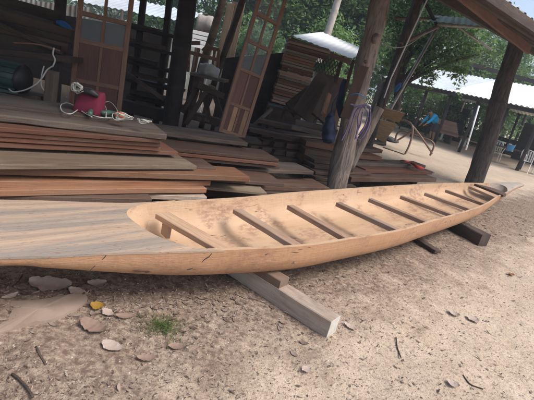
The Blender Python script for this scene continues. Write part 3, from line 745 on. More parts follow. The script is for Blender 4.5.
for d in (1, 2, 3, 4): rbeam('purlin', SE if d < 3 else -5.5, d, S0, d, .06, .08, .03, M['brown'])
for k in range(10):
    s = 1.6 - k * 1.8; 
    if k not in (0, 1, 2, 3): rbeam('rafter', s, -1.88, s, -.05, .06, .10, .02, M['brown'])
    rbeam('rafter', s, .05, s, 4.1 if s < -5.5 else 2.5, .06, .12, -.05, M['brown'])
# unseen roof added further left, to darken the workshop's back
def rq(s, d): return V((row0.x, row0.y, 0)) + u * s + nn * d + V((0, 0, 4.75 - .12 * (d - 4)))
o_ = rq(-8.2, 3.9); v, f = corr_geo(o_, rq(-20, 3.9) - o_, rq(-8.2, 10.5) - o_, .22, .022, nv=2, sub=4)
ir = meta(link('workshop_roof', v, f, M['oldtin']), 'unseen tin roof added to darken the back of the workshop', 'roof')
for k in range(5): beam('purlin', rq(-8.2, 4.4 + k * 1.5) - V((0, 0, .06)), rq(-20, 4.4 + k * 1.5) - V((0, 0, .06)), .06, .08, M['dark'], ir, anchor='mid')

# ------------------------------------------------------------------ doors
def door(label, bl, br, tl, Yb, Yr, lean, light):
    """bottom-left, bottom-right and top-left picture points; Yb,Yr distance of the left / right stile"""
    A = at(*bl, Y=Yb); B = at(*br, Y=Yr); T = at(*tl, Y=Yb + lean)
    ux = (B - A); W = ux.length; ux.normalize(); uz = (T - A); uz = (uz - ux * uz.dot(ux)).normalized(); uy = uz.cross(ux)
    m = Matrix.Identity(4)
    for i in range(3): m[i][0] = ux[i]; m[i][1] = uy[i]; m[i][2] = uz[i]; m[i][3] = A[i]
    H = (T - A).length
    e = empty('panel_door', A, label, 'door', 'loose panel doors leaning in the workshop', mw=m)
    def bxl(name, x0, x1, z0, z1, th, mat, dy=0, vert=False):
        L = (z1 - z0) if vert else (x1 - x0); Wd = (x1 - x0) if vert else (z1 - z0); _seed[0] += 1
        v, f = beam_geo(L, Wd, th, _seed[0], ch=.003, wob=.0005, n=3)
        c = V(((x0 + x1) / 2, dy, (z0 + z1) / 2))
        lm = Matrix.Translation(c) @ (frame(V((0, 0, 0)), V((0, 0, 1)), V((0, -1, 0))) if vert else frame(V((0, 0, 0)), V((1, 0, 0)), V((0, -1, 0))))
        return link(name, v, f, mat, e, m @ lm)
    return e, bxl, W, H, m
e, bxl, W, H, m_ = door('brown panel door with two rows of panes behind the crimson bag', (68, 112), (120, 121), (80, 0), 5.3, 5.5, .15, 0)
def fill(bxl, W, z, s, lay, H, light):
    bxl('stile', 0, s, 0, H, .038, M['doorwood'], vert=True); bxl('stile', W - s, W, 0, H, .038, M['doorwood'], vert=True)
    for i, zz in enumerate(z): bxl('rail', s, W - s, zz, zz + s * .9, .036, M['doorwood'])
    for i, kind in enumerate(lay):
        z0, z1 = z[i] + s * .9, z[i + 1]
        bxl('mullion', W / 2 - s * .3, W / 2 + s * .3, z0, z1, .034, M['doorwood'], vert=True)
        for (x0, x1) in ((s, W / 2 - s * .3), (W / 2 + s * .3, W - s)):
            if kind == 'p': bxl('panel', x0, x1, z0, z1, .014, M['doorpanel'], vert=True)
            elif kind == 'l':
                xm = (x0 + x1) / 2
                bxl('panel', x0, xm - .002, z0, z1, .014, M['doorpanel'], vert=True); bxl('panel', xm, x1, z0, z1, .016, M['doorlight'], vert=True)
            else: bxl('pane', x0, x1, z0, z1, .004, M['glass'], vert=True)
hh_ = H
fill(bxl, W, [0, H * .285, H * .64, H * .875, H * 1.11, H * 1.35, H * 1.56], W * .095, ['p', 'p', 'g', 'g', 'g', 'g'], H * 1.6, 0)
e, bxl, W, H, m_ = door('glazed panel door leaning right of the dark post, with striped light bottom boards', (218, 131), (244, 139), (247, 0), 5.7, 5.95, .2, 1)
fill(bxl, W, [0, H * .225, H * .50, H * .72, H * .93, H * 1.13, H * 1.33], W * .12, ['l', 'p', 'g', 'g', 'g', 'g'], H * 1.37, 1)
# boards the doors stand on
A = at(205, 133, Y=5.6); bx('plank', 'dark plank on which the glazed door stands', 'plank', V((A.x, A.y, A.z)), at(262, 142, Y=5.9), .3, A.z - .45 if A.z > .55 else .05, M['dark'])
A = at(55, 111.5, Y=5.2); B = at(135, 125, Y=5.45); bx('plank', 'dark plank on which the paned door stands', 'plank', A, B, .35, .06, M['dark'])

# ------------------------------------------------------------------ bag and cables on the left pile
zt = .79
bc = at(83.5, 113.5, z=zt)
rg = random.Random(5)
e = empty('crimson_bag', bc, 'crimson bag standing on the left plank pile against the door', 'bag')
hw = .118
rings = [(0, 1.0, .36), (.03, 1.02, .37), (.14, .96, .33), (.26, .86, .27), (.36, .78, .20), (.385, .72, .16), (.37, .66, .12)]
v, f = [], []
for k, (h, a, b) in enumerate(rings):
    for j in range(24):
        t = 2 * math.pi * j / 24; r = 1 + .07 * noise.noise(V((math.cos(t) * 4, math.sin(t) * 4, h * 5)))
        x = math.copysign(abs(math.cos(t)) ** .45, math.cos(t)) * hw * a * r; y = math.copysign(abs(math.sin(t)) ** .6, math.sin(t)) * hw * b * 2 * r
        v.append(bc + V((x + h * .08, y + .08, h * .50 )))
for k in range(len(rings) - 1):
    for j in range(24): f.append((k * 24 + j, k * 24 + (j + 1) % 24, (k + 1) * 24 + (j + 1) % 24, (k + 1) * 24 + j))
f.append(tuple(range(24))[::-1]); f.append(tuple((len(rings) - 1) * 24 + j for j in range(24)))
link('bag_body', v, f, M['pinkbag'], e, smooth=True)
tube('dark_rim', [bc + V((-.07, .02, .175)), bc + V((-.02, .0, .188)), bc + V((.05, .0, .185)), bc + V((.10, .02, .17))], [.018, .026, .028, .015], M['blackm'], e, path=4, nz=.4)
def tangle(name, label, cx, cy, yb, rx, ry, n, mat, r=.0036, seed=1, cat='cable', group=None):
    g_ = random.Random(seed); pts = []
    for i in range(n):
        a = i * 2.1 + g_.uniform(-.5, .5); k = g_.uniform(.45, 1)
        pts.append(at(cx + math.cos(a) * rx * k, cy + math.sin(a) * ry * k + .1 * (math.cos(a) * rx), Y=yb + g_.uniform(-.06, .04)))
    return meta(tube(name, pts, r, mat, path=5, seg=6), label, cat, group)
tangle('cable_coil', 'tangled pale cable coil on top of the crimson bag', 77, 88, bc.y - .02, 7, 6, 30, M['cable'], seed=2)
def onpile(x, y, k=0): p = at(x, y, z=zt + .012 + k); return p
t = tube('cable', [onpile(*p, k=.004 + .012 * (i % 2)) for i, p in enumerate([(112, 118), (98, 117), (86, 112), (82, 107), (76, 111), (70, 114), (62, 111), (61, 105), (67, 103), (75, 106), (83, 112), (92, 117)])], .0042, M['cable'], path=6, seg=6); meta(t, 'pale cable looped in a figure of eight in front of the crimson bag', 'cable')
tangle('cable_coil', 'tangle of pale cable on the grey slab right of the crimson bag', 122, 117, bc.y - .08, 12, 5, 26, M['cable'], seed=6)
tangle('cable_coil', 'small far tangle of pale cable at the right of the others', 143, 121, bc.y - .05, 9, 3, 14, M['cable'], seed=8)
t = tube('hose', [onpile(*p, k=.02) for p in [(90, 114), (92, 110), (99, 109), (103, 113), (110, 113), (118, 115)]], [.02, .022, .022, .022, .022, .02], M['greencable'], path=5, seg=10, nz=.2); meta(t, 'dark green hose curled beside the crimson bag', 'hose')
t = tube('cable', [onpile(*p, k=.03) for p in [(106, 117), (106, 108), (104, 103), (110, 102), (116, 108), (118, 114)]], .004, M['cable'], path=5, seg=6); meta(t, 'pale cable standing up in a loop above the green hose', 'cable')
c = onpile(119.5, 118, .0); t = tube('orange_plug', [c + V((-.04, 0, .02)), c + V((0, 0, .025)), c + V((.05, 0, .02))], [.02, .028, .016], M['orangepl'], path=3); meta(t, 'small orange plug in the middle of the pale cable tangle', 'plug')

# ------------------------------------------------------------------ dark end of the workshop, left
# motor bench
bn = empty('work_bench', at(20, 100, Y=4.6), 'rough grey wooden bench carrying the teal electric motor', 'bench')
def lb(name, a, b, Yv, W, T, mat, par, Yv2=None, **k): return beam(name, at(*a, Y=Yv), at(*b, Y=Yv2 or Yv), W, T, mat, par, **k)
lb('bench_top', (-50, 82), (22, 97), 4.5, .5, .06, M['grey'], bn)
lb('bench_rail', (20, 98), (56, 106), 4.6, .08, .10, M['grey'], bn)
A = at(53, 71, Y=4.5); B = at(49, 112, Y=4.5); beam('leg', A, B, .10, .10, M['grey'], bn, anchor='mid', up=V((1, 0, 0)))
A = at(40, 96, Y=4.55); B = at(40, 111, Y=4.55); beam('leg', A, B, .07, .07, M['grey'], bn, anchor='mid', up=V((1, 0, 0)))
mo = empty('electric_motor', at(2, 88, Y=4.6), 'dark teal electric motor with cooling fins on the rough bench', 'motor')
c0, c1 = at(-12, 72, Y=4.75), at(22, 79.5, Y=4.75); ax = (c1 - c0).normalized()
tube('motor_body', [c0, c0.lerp(c1, .5), c1], .155, M['teal'], mo, seg=24)
tube('end_cap', [c1, c1 + ax * .02, c1 + ax * .05, c1 + ax * .07], [.165, .17, .14, .05], M['blackm'], mo, seg=24)
fins = []
for k in range(16):
    a = 2 * math.pi * k / 16; r_ = V((0, 0, 1)) ; side = ax.cross(r_).normalized(); rr = r_ * math.cos(a) + side * math.sin(a)
    fins.append(slab_geo([c0 + rr * .15, c1 + rr * .15, c1 + rr * .175, c0 + rr * .175], .006))
v, f = join(fins); link('cooling_fins', v, f, M['teal'], mo)
v, f = slab_geo([at(-6, 88, Y=4.5), at(18, 92, Y=4.5), at(18, 92, Y=4.8), at(-6, 88, Y=4.8)], .03); link('foot_plate', v, f, M['teal'], mo)
t = tube('cable', [at(9, 89, Y=4.45), at(14, 92, Y=4.42), at(25, 90, Y=4.4), at(35, 85, Y=4.4), at(42, 78, Y=4.42), at(47, 70, Y=4.45), at(53, 66, Y=4.45)], .008, M['cable'], path=6, seg=6); meta(t, 'pale cable drooping from the teal motor to the bench leg', 'cable')
t = tube('cable', [at(53, 66, Y=4.42), at(55, 60, Y=4.42), at(53, 54, Y=4.42), at(54, 48, Y=4.45)], .008, M['cable'], path=6, seg=6); meta(t, 'short pale cable rising above the bench leg', 'cable')
t = tube('cable', [at(44, 66, Y=4.45), at(42, 74, Y=4.44), at(41, 84, Y=4.44), at(45, 91, Y=4.46), at(52, 93, Y=4.5)], .007, M['cable'], path=6, seg=6); meta(t, 'pale cable hanging loosely inside the bench frame', 'cable')
# saw table and long boards above
tb = empty('saw_table', at(0, 60, Y=4.9), 'old grey saw table under the leaning boards at far left', 'table')
lb('table_top', (-60, 42), (62, 56), 4.9, .6, .07, M['dark'], tb)
for (x, y) in ((-20, 50), (58, 60)):
    A = at(x, y, Y=5.0); beam('leg', A, V((A.x, A.y, 0)), .09, .09, M['shadedark'], tb, anchor='mid', up=V((1, 0, 0)))
for i, (a, b, Y1, mt) in enumerate([((-60, -8), (72, 30), 5.6, 'brown'), ((-60, 4), (70, 38), 5.5, 'dark'), ((-60, 12), (68, 44), 5.45, 'brown'), ((-60, 20), (60, 46), 5.4, 'dark'), ((-60, -22), (60, 12), 5.9, 'dark'), ((-60, -4), (64, 52), 5.3, 'dark')]):
    bx('plank', ['uppermost but one board of the boards sloping at far left', 'second dark board sloping at far left', 'brown board just above the saw table', 'lowest dark board lying on the saw table', 'topmost brown board at the upper left corner', 'dark pole like board crossing the sloping boards'][i], 'plank', at(*a, Y=Y1), at(*b, Y=Y1 + .2), .10 if i < 5 else .06, .14 if i < 5 else .05, M[mt], 'boards stored at the far left')
t = tube('orange_stick', [at(13, 43, Y=4.8), at(30, 43.5, Y=4.85), at(45, 46, Y=4.9), at(60, 51, Y=4.95)], .010, M['orange'], path=4, seg=6); meta(t, 'thin orange stick lying on the saw table', 'stick')
t = tube('blue_sheet', [at(57, 22, Y=6), at(63, 24, Y=6), at(70, 30, Y=6)], [.04, .09, .05], M['blue2'], nz=.6, path=4, flat=.5); meta(t, 'crumpled blue plastic sheet left of the paned door', 'sheet')
post('wooden_post', 'dark post behind the sloping boards at far left', (57, 60), 6.2, (61, 0), 6.2, .08, .08, M['shadedark'], seed=21, nz=.1, seg=12)
# machinery / shelving in the dark between door and post
sh = empty('timber_rack', at(145, 110, Y=7.2), 'dark timber rack with stored boards between the paned door and the dark post', 'rack')
for (x, y0, y1) in ((134, -4, 120), (160, -4, 124)):
    A, B = at(x - 4, y1, Y=7.4), at(x + 10, y0, Y=7.4); beam('upright', A, B, .09, .09, M['shadedark'], sh, anchor='mid', up=V((1, 0, 0)))
for y in (24, 42, 60, 78, 95):
    lb('shelf', (126, y), (178, y + 12), 7.2, .5, .05, M['shadedark'], sh)
for i, (x, y, l) in enumerate([(128, 22, 30), (130, 38, 36), (127, 55, 28), (131, 71, 40), (130, 89, 38)]):
    bx('plank', ['board on the top shelf of the dark rack', 'board on the second shelf of the dark rack', 'board on the third shelf of the dark rack', 'board on the fourth shelf of the dark rack', 'board on the lowest shelf of the dark rack'][i], 'plank', at(x, y, Y=7.35), at(x + l, y + l * .23, Y=7.35), .25, .07, M[['dark', 'dark', 'dark', 'dark', 'dark'][i]], 'boards stored in the dark rack')
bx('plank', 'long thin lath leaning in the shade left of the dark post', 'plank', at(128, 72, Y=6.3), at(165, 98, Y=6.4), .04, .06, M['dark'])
bx('timber', 'dark timber on the floor left of the dark post', 'timber', at(118, 99, Y=6.5), at(170, 112, Y=6.5), .2, .18, M['shadedark'])
for i, (a, b, c_) in enumerate([((139, 42), (146, 52), .6), ((151, 30), (157, 38), .6)]): pass
# added dark walls and tin sheets at the back
A = at(60, 6, Y=11); 
def tinwall(name, label, a, b, Yv, Yv2, h, mat, group=None, pitch=.12):
    A, B = at(*a, Y=Yv), at(*b, Y=Yv2); v, f = corr_geo(A, B - A, V((0, 0, h)), pitch, .015, th=.01); return meta(link(name, v, f, mat), label, 'wall', group)
def dwall(label, a, b, Yv, Yv2, th=.08, mat='shadedark', name='shade_wall'):
    A, B = at(*a, Y=Yv), at(*b, Y=Yv2); H_ = A.z
    v, f = slab_geo([V((A.x, A.y, 0)), V((B.x, B.y, 0)), V((B.x, B.y, B.z)), V((A.x, A.y, A.z))], th); return meta(link(name, v, f, M[mat]), label, 'wall')
dwall('dark low board wall added to darken the back of the workshop left of the dark post', (-80, -10), (172, 34), 9.5, 9.8)  # wall added to keep the left end dark
dwall('near-black panel for the dark opening at the back between the doors', (225, 58), (292, 52), 9.2, 9.6)  # dark opening built as a near-black panel, its shade in the colour
tinwall('tin_wall', 'dull tin sheets closing the back of the workshop at upper left', (-90, 8), (90, 30), 10.2, 10.2, .5, M['oldtin'])
M['concrete'] = plain('grey_concrete_wall', (.40, .42, .38), .9, vary=.25, scale=3, dirt=(.2, .2, .17), dirtamt=.6)
A, B = at(50, 70, Y=15), at(222, 70, Y=16)
v, f = slab_geo([V((A.x, A.y, 0)), V((B.x, B.y, 0)), V((B.x, B.y, 1.75)), V((A.x, A.y, 1.75))], .15); meta(link('concrete_wall', v, f, M['concrete']), 'pale grey concrete wall outside, behind the workshop', 'wall')
A, B = at(55, -3, Y=14), at(185, 22, Y=15); 
lw = meta(link('tin_roof', *corr_geo(A, B - A, V((.1, 1.9, .55)), .2, .02), M['tin']), 'low bluish tin roof seen beyond the paned door', 'roof')
for k in range(3):
    p = A.lerp(B, k * .5); tube('post', [V((p.x, p.y + .05, 0)), V((p.x, p.y + .05, p.z))], .05, M['dark'], lw, seg=8)
# pale slabs leaning behind the dark post
for i, (x0, x1, y0, y1, lbv) in enumerate([(217, 231, 70, 4, 'widest'), (224, 236, 68, 3, 'middle'), (229, 242, 66, 2, 'rightmost')]):
    A, B = at(x0, y0, Y=10.5 + i * .06), at(x1, y1, Y=10.6 + i * .06); bx('slab', lbv + ' of the pale bark edged slabs leaning at the back', 'slab', A, B, .17, .03, M['pale'], 'pale slabs leaning at the back', anchor='mid', up=V((0, -1, 0)), ragged=.03)
# white bench, bale, log at the back
wb = empty('slatted_bench', at(200, 55, Y=11), 'white slatted bench standing outside behind the dark post', 'bench')
for k in range(4):
    y = 29 + k * 4.6; A, B = at(190 + k * .5, y, Y=11), at(212, y + 5, Y=11.2); beam('slat', A, B, .03, .085, M['whitepl'], wb)
beam('seat', at(188, 50, Y=10.6), at(211, 56, Y=10.8), .45, .04, M['whitepl'], wb)
for (x, y) in ((190, 50), (210, 55)):
    A = at(x, y, Y=10.75); beam('leg', A, V((A.x, A.y, 0)), .05, .05, M['whitepl'], wb, anchor='mid', up=V((1, 0, 0)))
A, B = at(198, 22, Y=12.5), at(217, 27, Y=12.5); t = tube('log', [A, A.lerp(B, .5), B], [.22, .24, .2], M['palebark'], nz=.4, path=3, seg=16); meta(t, 'pale thick log lying outside at the back', 'log')
for x in (201, 214):
    q = at(x, 26, Y=12.5); tube('stand', [V((q.x, q.y, 0)), V((q.x, q.y, q.z - .1))], .07, M['dark'], t, seg=8)
# red brown chair frame and bench with roll
ch = empty('wooden_chair', at(205, 75, Y=8.6), 'reddish brown wooden chair frame behind the dark post', 'chair')
for a, b in [((190, 42), (188, 72)), ((199, 48), (193, 78)), ((215, 48), (212, 72)), ((219, 50), (217, 76))]:
    beam('leg', at(*a, Y=8.4), at(*b, Y=8.4), .05, .05, M['beamred'], ch, anchor='mid', up=V((0, -1, 0)))
for a, b in [((189, 52), (218, 60)), ((190, 43), (200, 43)), ((206, 47), (219, 50)), ((203, 51), (209, 45))]:
    beam('rail', at(*a, Y=8.4), at(*b, Y=8.38), .05, .07, M['beamred'], ch, anchor='mid')
tbl = empty('work_table', at(205, 85, Y=7.6), 'rough dark table carrying a grey rolled sheet behind the dark post', 'table')
lb('table_top', (190, 72), (224, 80), 7.6, .6, .05, M['grey'], tbl)
for (x, y) in ((193, 74), (222, 81)):
    A = at(x, y, Y=7.7); beam('leg', A, V((A.x, A.y, 0)), .07, .07, M['dark'], tbl, anchor='mid', up=V((1, 0, 0)))
A, B = at(199, 68, Y=7.75), at(219, 74, Y=7.8); t = tube('rolled_sheet', [A, A.lerp(B, .3), A.lerp(B, .6), B], [.09, .12, .115, .09], M['oldtin'], nz=.35, path=4, seg=16); meta(t, 'bulky grey rolled sheet lying on the dark table', 'roll')
sa = empty('saw_horse', at(205, 120, Y=6.6), 'dark wooden sawhorse right of the dark post', 'sawhorse')
for a, b in [((206, 92), (186, 124)), ((204, 92), (209, 120)), ((199, 86), (182, 112)), ((215, 96), (222, 118))]:
    beam('leg', at(*a, Y=6.5), at(*b, Y=6.5), .07, .07, M['dark'], sa, anchor='mid', up=V((0, -1, 0)))
beam('top_beam', at(196, 84, Y=6.4), at(222, 96, Y=6.9), .10, .10, M['dark'], sa, anchor='mid')
for i, (a, b) in enumerate([((196, 82), (203, 85)), ((209, 84), (215, 87)), ((197, 117), (201, 118)), ((205, 118), (209, 119))]):
    bx('offcut', ['small pale offcut on the sawhorse top left', 'small pale offcut on the sawhorse top right', 'left pale offcut under the sawhorse', 'right pale offcut under the sawhorse'][i], 'offcut', at(*a, Y=6.6), at(*b, Y=6.6), .05, .05, M['pale'], 'pale offcuts by the sawhorse')
bx('timber', 'dark beam on the floor under the sawhorse', 'timber', at(190, 112, Y=6.9), at(222, 120, Y=6.9), .2, .12, M['dark'])

# ------------------------------------------------------------------ plank stack and small shed in the middle
YS = 9.3
nS = 24
for k in range(nS):
    t_ = k / (nS - 1)
    x0 = 289.5 - 17.5 * t_ + random.uniform(-.8, .8); y0 = 38 + 61 * t_
    x1 = x0 + 31 + random.uniform(-1.2, 1.2) + (10 if k < 4 else 0); y1 = y0 + .27 * (x1 - x0)
    A = at(x0, y0, Y=YS); B = at(x1, y1, Y=YS + .15); 
    pos = ['topmost', '2nd', '3rd'][k] if k < 3 else ('bottom' if k == nS - 1 else str(k + 1) + 'th')
    bx('plank', ('topmost plank' if k == 0 else 'bottom plank' if k == nS - 1 else '%s plank from the top' % pos) + ' of the tall stack under the small tin roof', 'plank', A, B, .45, .050, M[['orange', 'red', 'pinkish', 'thwart', 'pale'][random.randrange(5)]], 'planks of the tall stack under the tin roof', ch=.004)
A = at(268, 102, Y=YS); B = at(303, 111, Y=YS + .15); bx('bearer', 'squared bearer under the tall plank stack', 'timber', A, B, .45, A.z - .01, M['dark'])
ss = empty('small_shed', at(330, 95, Y=11), 'small wooden shed with pale corrugated tin roof and lattice under the eave', 'shed')
a, b, c_, d_ = at(292, 35.5, Y=9.9), at(352, 58.5, Y=10.6), at(365, 45, Y=13.4), at(322, 32, Y=13.0)
v, f = corr_geo(a, b - a, d_ - a, .16, .008); link('tin_roof', v, f, M['whitetin'], ss)
beam('eave_board', a + V((0, .02, -.03)), b + V((0, .02, -.03)), .03, .12, M['brown'], ss)
# lattice panel
Lt = []
la, lb2, lh = at(309, 49, Y=10.2), at(340, 62, Y=10.6), .42
uu = (lb2 - la); uu.z = 0; n_ = 10
for k in range(n_ + 5):
    for sgn in (1, -1):
        x0, x1 = k / n_, (k - sgn * 3) / n_
        p0 = V((x0, 0)); p1 = V((x1, 0))
        def clampseg(x0, x1):
            z0, z1 = 0., 1.
            if x0 > 1: z0 = (x0 - 1) / (x0 - x1) if x0 != x1 else 0; x0 = 1.
            if x1 > 1: z1 = (1 - x0) / (x1 - x0) if x1 != x0 else 1; x1 = 1.
            if x1 < 0: z1 = x0 / (x0 - x1); x1 = 0.
            return x0, z0, x1, z1
        if x0 > 1 and x1 > 1: continue
        x0, z0, x1, z1 = clampseg(x0, x1)
        q0 = la + (lb2 - la) * x0 - V((0, 0, lh * z0)); q1 = la + (lb2 - la) * x1 - V((0, 0, lh * z1))
        if (q1 - q0).length > .05:
            v, f = beam_geo((q1 - q0).length, .022, .008, k, n=1, wob=0); mw = frame((q0 + q1) / 2 + V((0, .004 * sgn, 0)), q1 - q0, V((0, -1, 0))); Lt.append(([mw @ V(p) for p in v], f))
v, f = join(Lt); link('lattice', v, f, M['brown'], ss)
for (x, y, yy) in ((308, 50, 10.2), (341, 62, 10.6), (352, 66, 11)):
    A = at(x, y, Y=yy); beam('post', A + V((0, 0, .15)), V((A.x, A.y, 0)), .08, .08, M['brown'], ss, anchor='mid', up=V((1, 0, 0)))
A, B = at(306, 62, Y=10.4), at(326, 68, Y=10.5)
v, f = corr_geo(V((A.x, A.y, .0)), V((B.x - A.x, B.y - A.y, 0)), V((0, 0, A.z - .15)), .1, .012); link('tin_wall', v, f, M['oldtin'], ss)
v, f = slab_geo([A + V((0, .12, -.3)), B + V((0, .12, -.3)), B + V((0, .12, .08)), A + V((0, .12, .08))], .02); link('green_panel', v, f, M['greensheet'], ss)
beam('back_wall', at(310, 70, Y=12.2), at(350, 80, Y=12.4), .05, 1.3, M['dark'], ss)
# dark slabs leaning beside the shed
for i, (a, b, Y1, W_, mt, lbv) in enumerate([((302, 117), (327, 79), 7.6, .42, 'dark', 'wide dark slab leaning at the left of the log post'), ((318, 118), (335, 84), 7.3, .28, 'dark', 'dark board leaning nearest the log post'),
        ((323.5, 114), (329, 95), 6.9, .07, 'orange', 'short orange board leaning upright left of the log post'), ((331, 136), (341, 100), 6.6, .10, 'brown', 'narrow brown board with a pale edge leaning behind the navy bag'), ((290, 110), (312, 92), 8.0, .3, 'dark', 'low dark slab leaning behind the others')]):
    bx('slab', lbv, 'slab', at(*a, Y=Y1 - .2), at(*b, Y=Y1 + .25), W_, .05, M[mt], 'slabs leaning left of the log post', anchor='mid', up=V((.25, -.95, .15)), ragged=.02)
t = tube('slab_stand', [V((at(316, 100, Y=7.9).x, 7.95, 0)), V((at(316, 100, Y=7.9).x, 7.95, 1.5))], .06, M['dark'], seg=8); meta(t, 'dark stake supporting the leaning slabs', 'stake')
# trestle top with offcuts in front of the tall stack
tr = empty('trestle', at(300, 120, Y=7.7), 'low grey trestle table in front of the tall plank stack', 'trestle')
lb('table_top', (268, 105), (322, 117), 7.7, .5, .04, M['grey'], tr)
for (x, y) in ((272, 108), (316, 118), (285, 107)):
    A = at(x, y, Y=7.8); beam('leg', A, V((A.x, A.y, 0)), .06, .06, M['dark'], tr, anchor='mid', up=V((1, 0, 0)))
rg = random.Random(3)
v_, f_ = [], []
def scatter_chip(P, L, W_, hgt, rnd, V_, F_, curl=.2):
    a = rnd.uniform(0, 6.28); ti = rnd.uniform(-.25, .25); c = math.cos(a); s = math.sin(a); o = len(V_); n = 3
    cv = rnd.uniform(-curl, curl); zz = rnd.uniform(0, hgt)
    for i in range(n + 1):
        t = i / n - .5; w2 = W_ * (1 - (2 * abs(t)) ** 2 * rnd.uniform(.3, .9)) / 2; x = t * L; y0 = cv * L * (t * t * 4 - .5); dz = zz + abs(ti) * L * (t + .5) + W_ * .3 * rnd.random()
        for q in (-1, 1): V_.append(V((P.x + c * x - s * (y0 + q * w2), P.y + s * x + c * (y0 + q * w2), P.z + dz + (.002 if q > 0 else 0))))
    for i in range(n): F_.append((o + 2 * i, o + 2 * i + 2, o + 2 * i + 3, o + 2 * i + 1))
for k in range(260):
    px, py = rg.uniform(250, 335), 0; Yv = rg.uniform(6.8, 8.6); p = at(px, 110, Y=Yv); p.z = .02 + .55 * rg.random() * max(0, 1 - abs(px - 285) / 60)
    scatter_chip(p, rg.uniform(.08, .35), rg.uniform(.03, .08), .02, rg, v_, f_, 0)
# offcut heap: solid little sticks
v_, f_ = [], []
for k in range(220):
    px = rg.gauss(282, 20); Yv = rg.uniform(6.9, 8.4); p = at(px, 110, Y=Yv); p.z = .03 + .35 * rg.random() * math.exp(-((px - 280) / 30) ** 2)
    v, f = beam_geo(rg.uniform(.12, .5), rg.uniform(.02, .08), rg.uniform(.015, .05), k, n=1, wob=0)
    mw = frame(p, V((rg.uniform(-1, 1), rg.uniform(-1, 1), rg.uniform(-.5, .5))), V((0, 0, 1))); v = [mw @ V(q) for q in v]; o0 = len(v_); v_ += v; f_ += [tuple(i + o0 for i in q) for q in f]
meta(link('offcut_heap', v_, f_, M['grey']), 'heap of grey offcuts in front of the tall plank stack', 'offcuts', kind='stuff')
bx('plank', 'grey slat propped slanting beside the glazed door', 'plank', at(252, 126, Y=7), at(272, 108, Y=7.2), .05, .05, M['grey'])
# more clutter: planks on the workshop floor behind the piles
for i, (a, b, Yv, W_, T_, mt, lbv) in enumerate([((258, 119), (300, 128), 6.8, .25, .06, 'brown', 'brown plank on the floor behind the dark timber stack'), ((296, 121), (338, 130), 6.6, .3, .07, 'grey', 'grey plank on the floor left of the navy bag'),
        ((240, 122), (262, 128), 6.9, .2, .08, 'dark', 'short dark block right of the glazed door'), ((292, 126), (326, 134), 6.2, .2, .05, 'grey', 'thin grey plank in front of the trestle')]):
    bx('plank', lbv, 'plank', at(*a, Y=Yv), at(*b, Y=Yv), W_, T_, M[mt])

# ------------------------------------------------------------------ long far shed
fs_ = empty('long_shed', at(460, 140, Y=19), 'long open shed with pale corrugated roof across the yard at right', 'shed')
E1, E2 = at(384, 72, Y=21.5), at(575, 124, Y=15.2); E1.z = E2.z = (E1.z + E2.z) / 2
along = (E2 - E1); back = V((-along.y, along.x, 0)).normalized(); 
if back.y < 0: back = -back
zr = 1.15
split = .42
rb_ = back * 4.2 + V((0, 0, zr))
v, f = corr_geo(E1, along * split, rb_, .2, .02, nv=2, sub=5); link('roof_panel', v, f, M['tin'], fs_)
v, f = corr_geo(E1 + along * (split + .001), along * (1 - split), rb_, .2, .02, nv=2, sub=5); meta(link('roof_panel', v, f, M['whitetin'], fs_), 'brightest white half of the long roof')  # sun glare on this half put into a whiter sheet colour
v, f = corr_geo(E1 + rb_, along, back * 4.2 - V((0, 0, zr)), .2, .02, nv=2, sub=5); link('roof_panel', v, f, M['tin'], fs_)
beam('eave_beam', E1 - V((0, 0, .03)), E2 - V((0, 0, .03)), .06, .15, M['shadedark'], fs_)
beam('ridge_beam', E1 + rb_ - V((0, 0, .05)), E2 + rb_ - V((0, 0, .05)), .08, .12, M['shadedark'], fs_)
nP = 8
for r_, hb in ((.25, 0), (8.1, 0)):
    for k in range(nP):
        p = E1 + along * (k / (nP - 1)) + back * r_; tube('post', [V((p.x, p.y, 0)), V((p.x + .03, p.y, 1)), V((p.x, p.y, E1.z - .02))], .07, M['shadedark'], fs_, seg=8)
for k in range(nP):
    p = E1 + along * (k / (nP - 1)) + back * .1; beam('rafter', p - V((0, 0, .05)), p + back * 4.1 + V((0, 0, zr - .07)), .05, .1, M['shadedark'], fs_, anchor='mid')
# low back fence of the shed
for k in range(3):
    z = .25 + .32 * k; p0 = E1 + back * 8.2; p1 = E2 + back * 8.2; beam('back_rail', V((p0.x, p0.y, z)), V((p1.x, p1.y, z)), .03, .24, M['shadedark'], fs_)
for k, (s0, s1) in enumerate([(.02, .2), (.55, .8), (.86, 1.0)]):
    p0 = E1 + along * s0 + back * 6.5; p1 = E1 + along * s1 + back * 6.5; v, f = slab_geo([V((p0.x, p0.y, 0)), V((p1.x, p1.y, 0)), V((p1.x, p1.y, 1.9)), V((p0.x, p0.y, 1.9))], .05); link('back_wall', v, f, M['shadedark'], fs_)
# second dark roof line behind the white roof
Q1, Q2 = at(470, 62, Y=27), at(580, 92, Y=25); rr = empty('far_roof', Q1, 'dark roof of another shed just showing above the long white roof', 'roof')
v, f = corr_geo(Q1, Q2 - Q1, V((.5, 3, .12)), .25, .02); link('roof_sheet', v, f, M['shadedark'], rr)
beam('fascia', Q1, Q2, .05, .22, M['shadedark'], rr)
for k in range(4): p = Q1.lerp(Q2, k / 3); tube('post', [V((p.x, p.y + .1, 0)), V((p.x, p.y + .1, p.z))], .08, M['shadedark'], rr, seg=8)
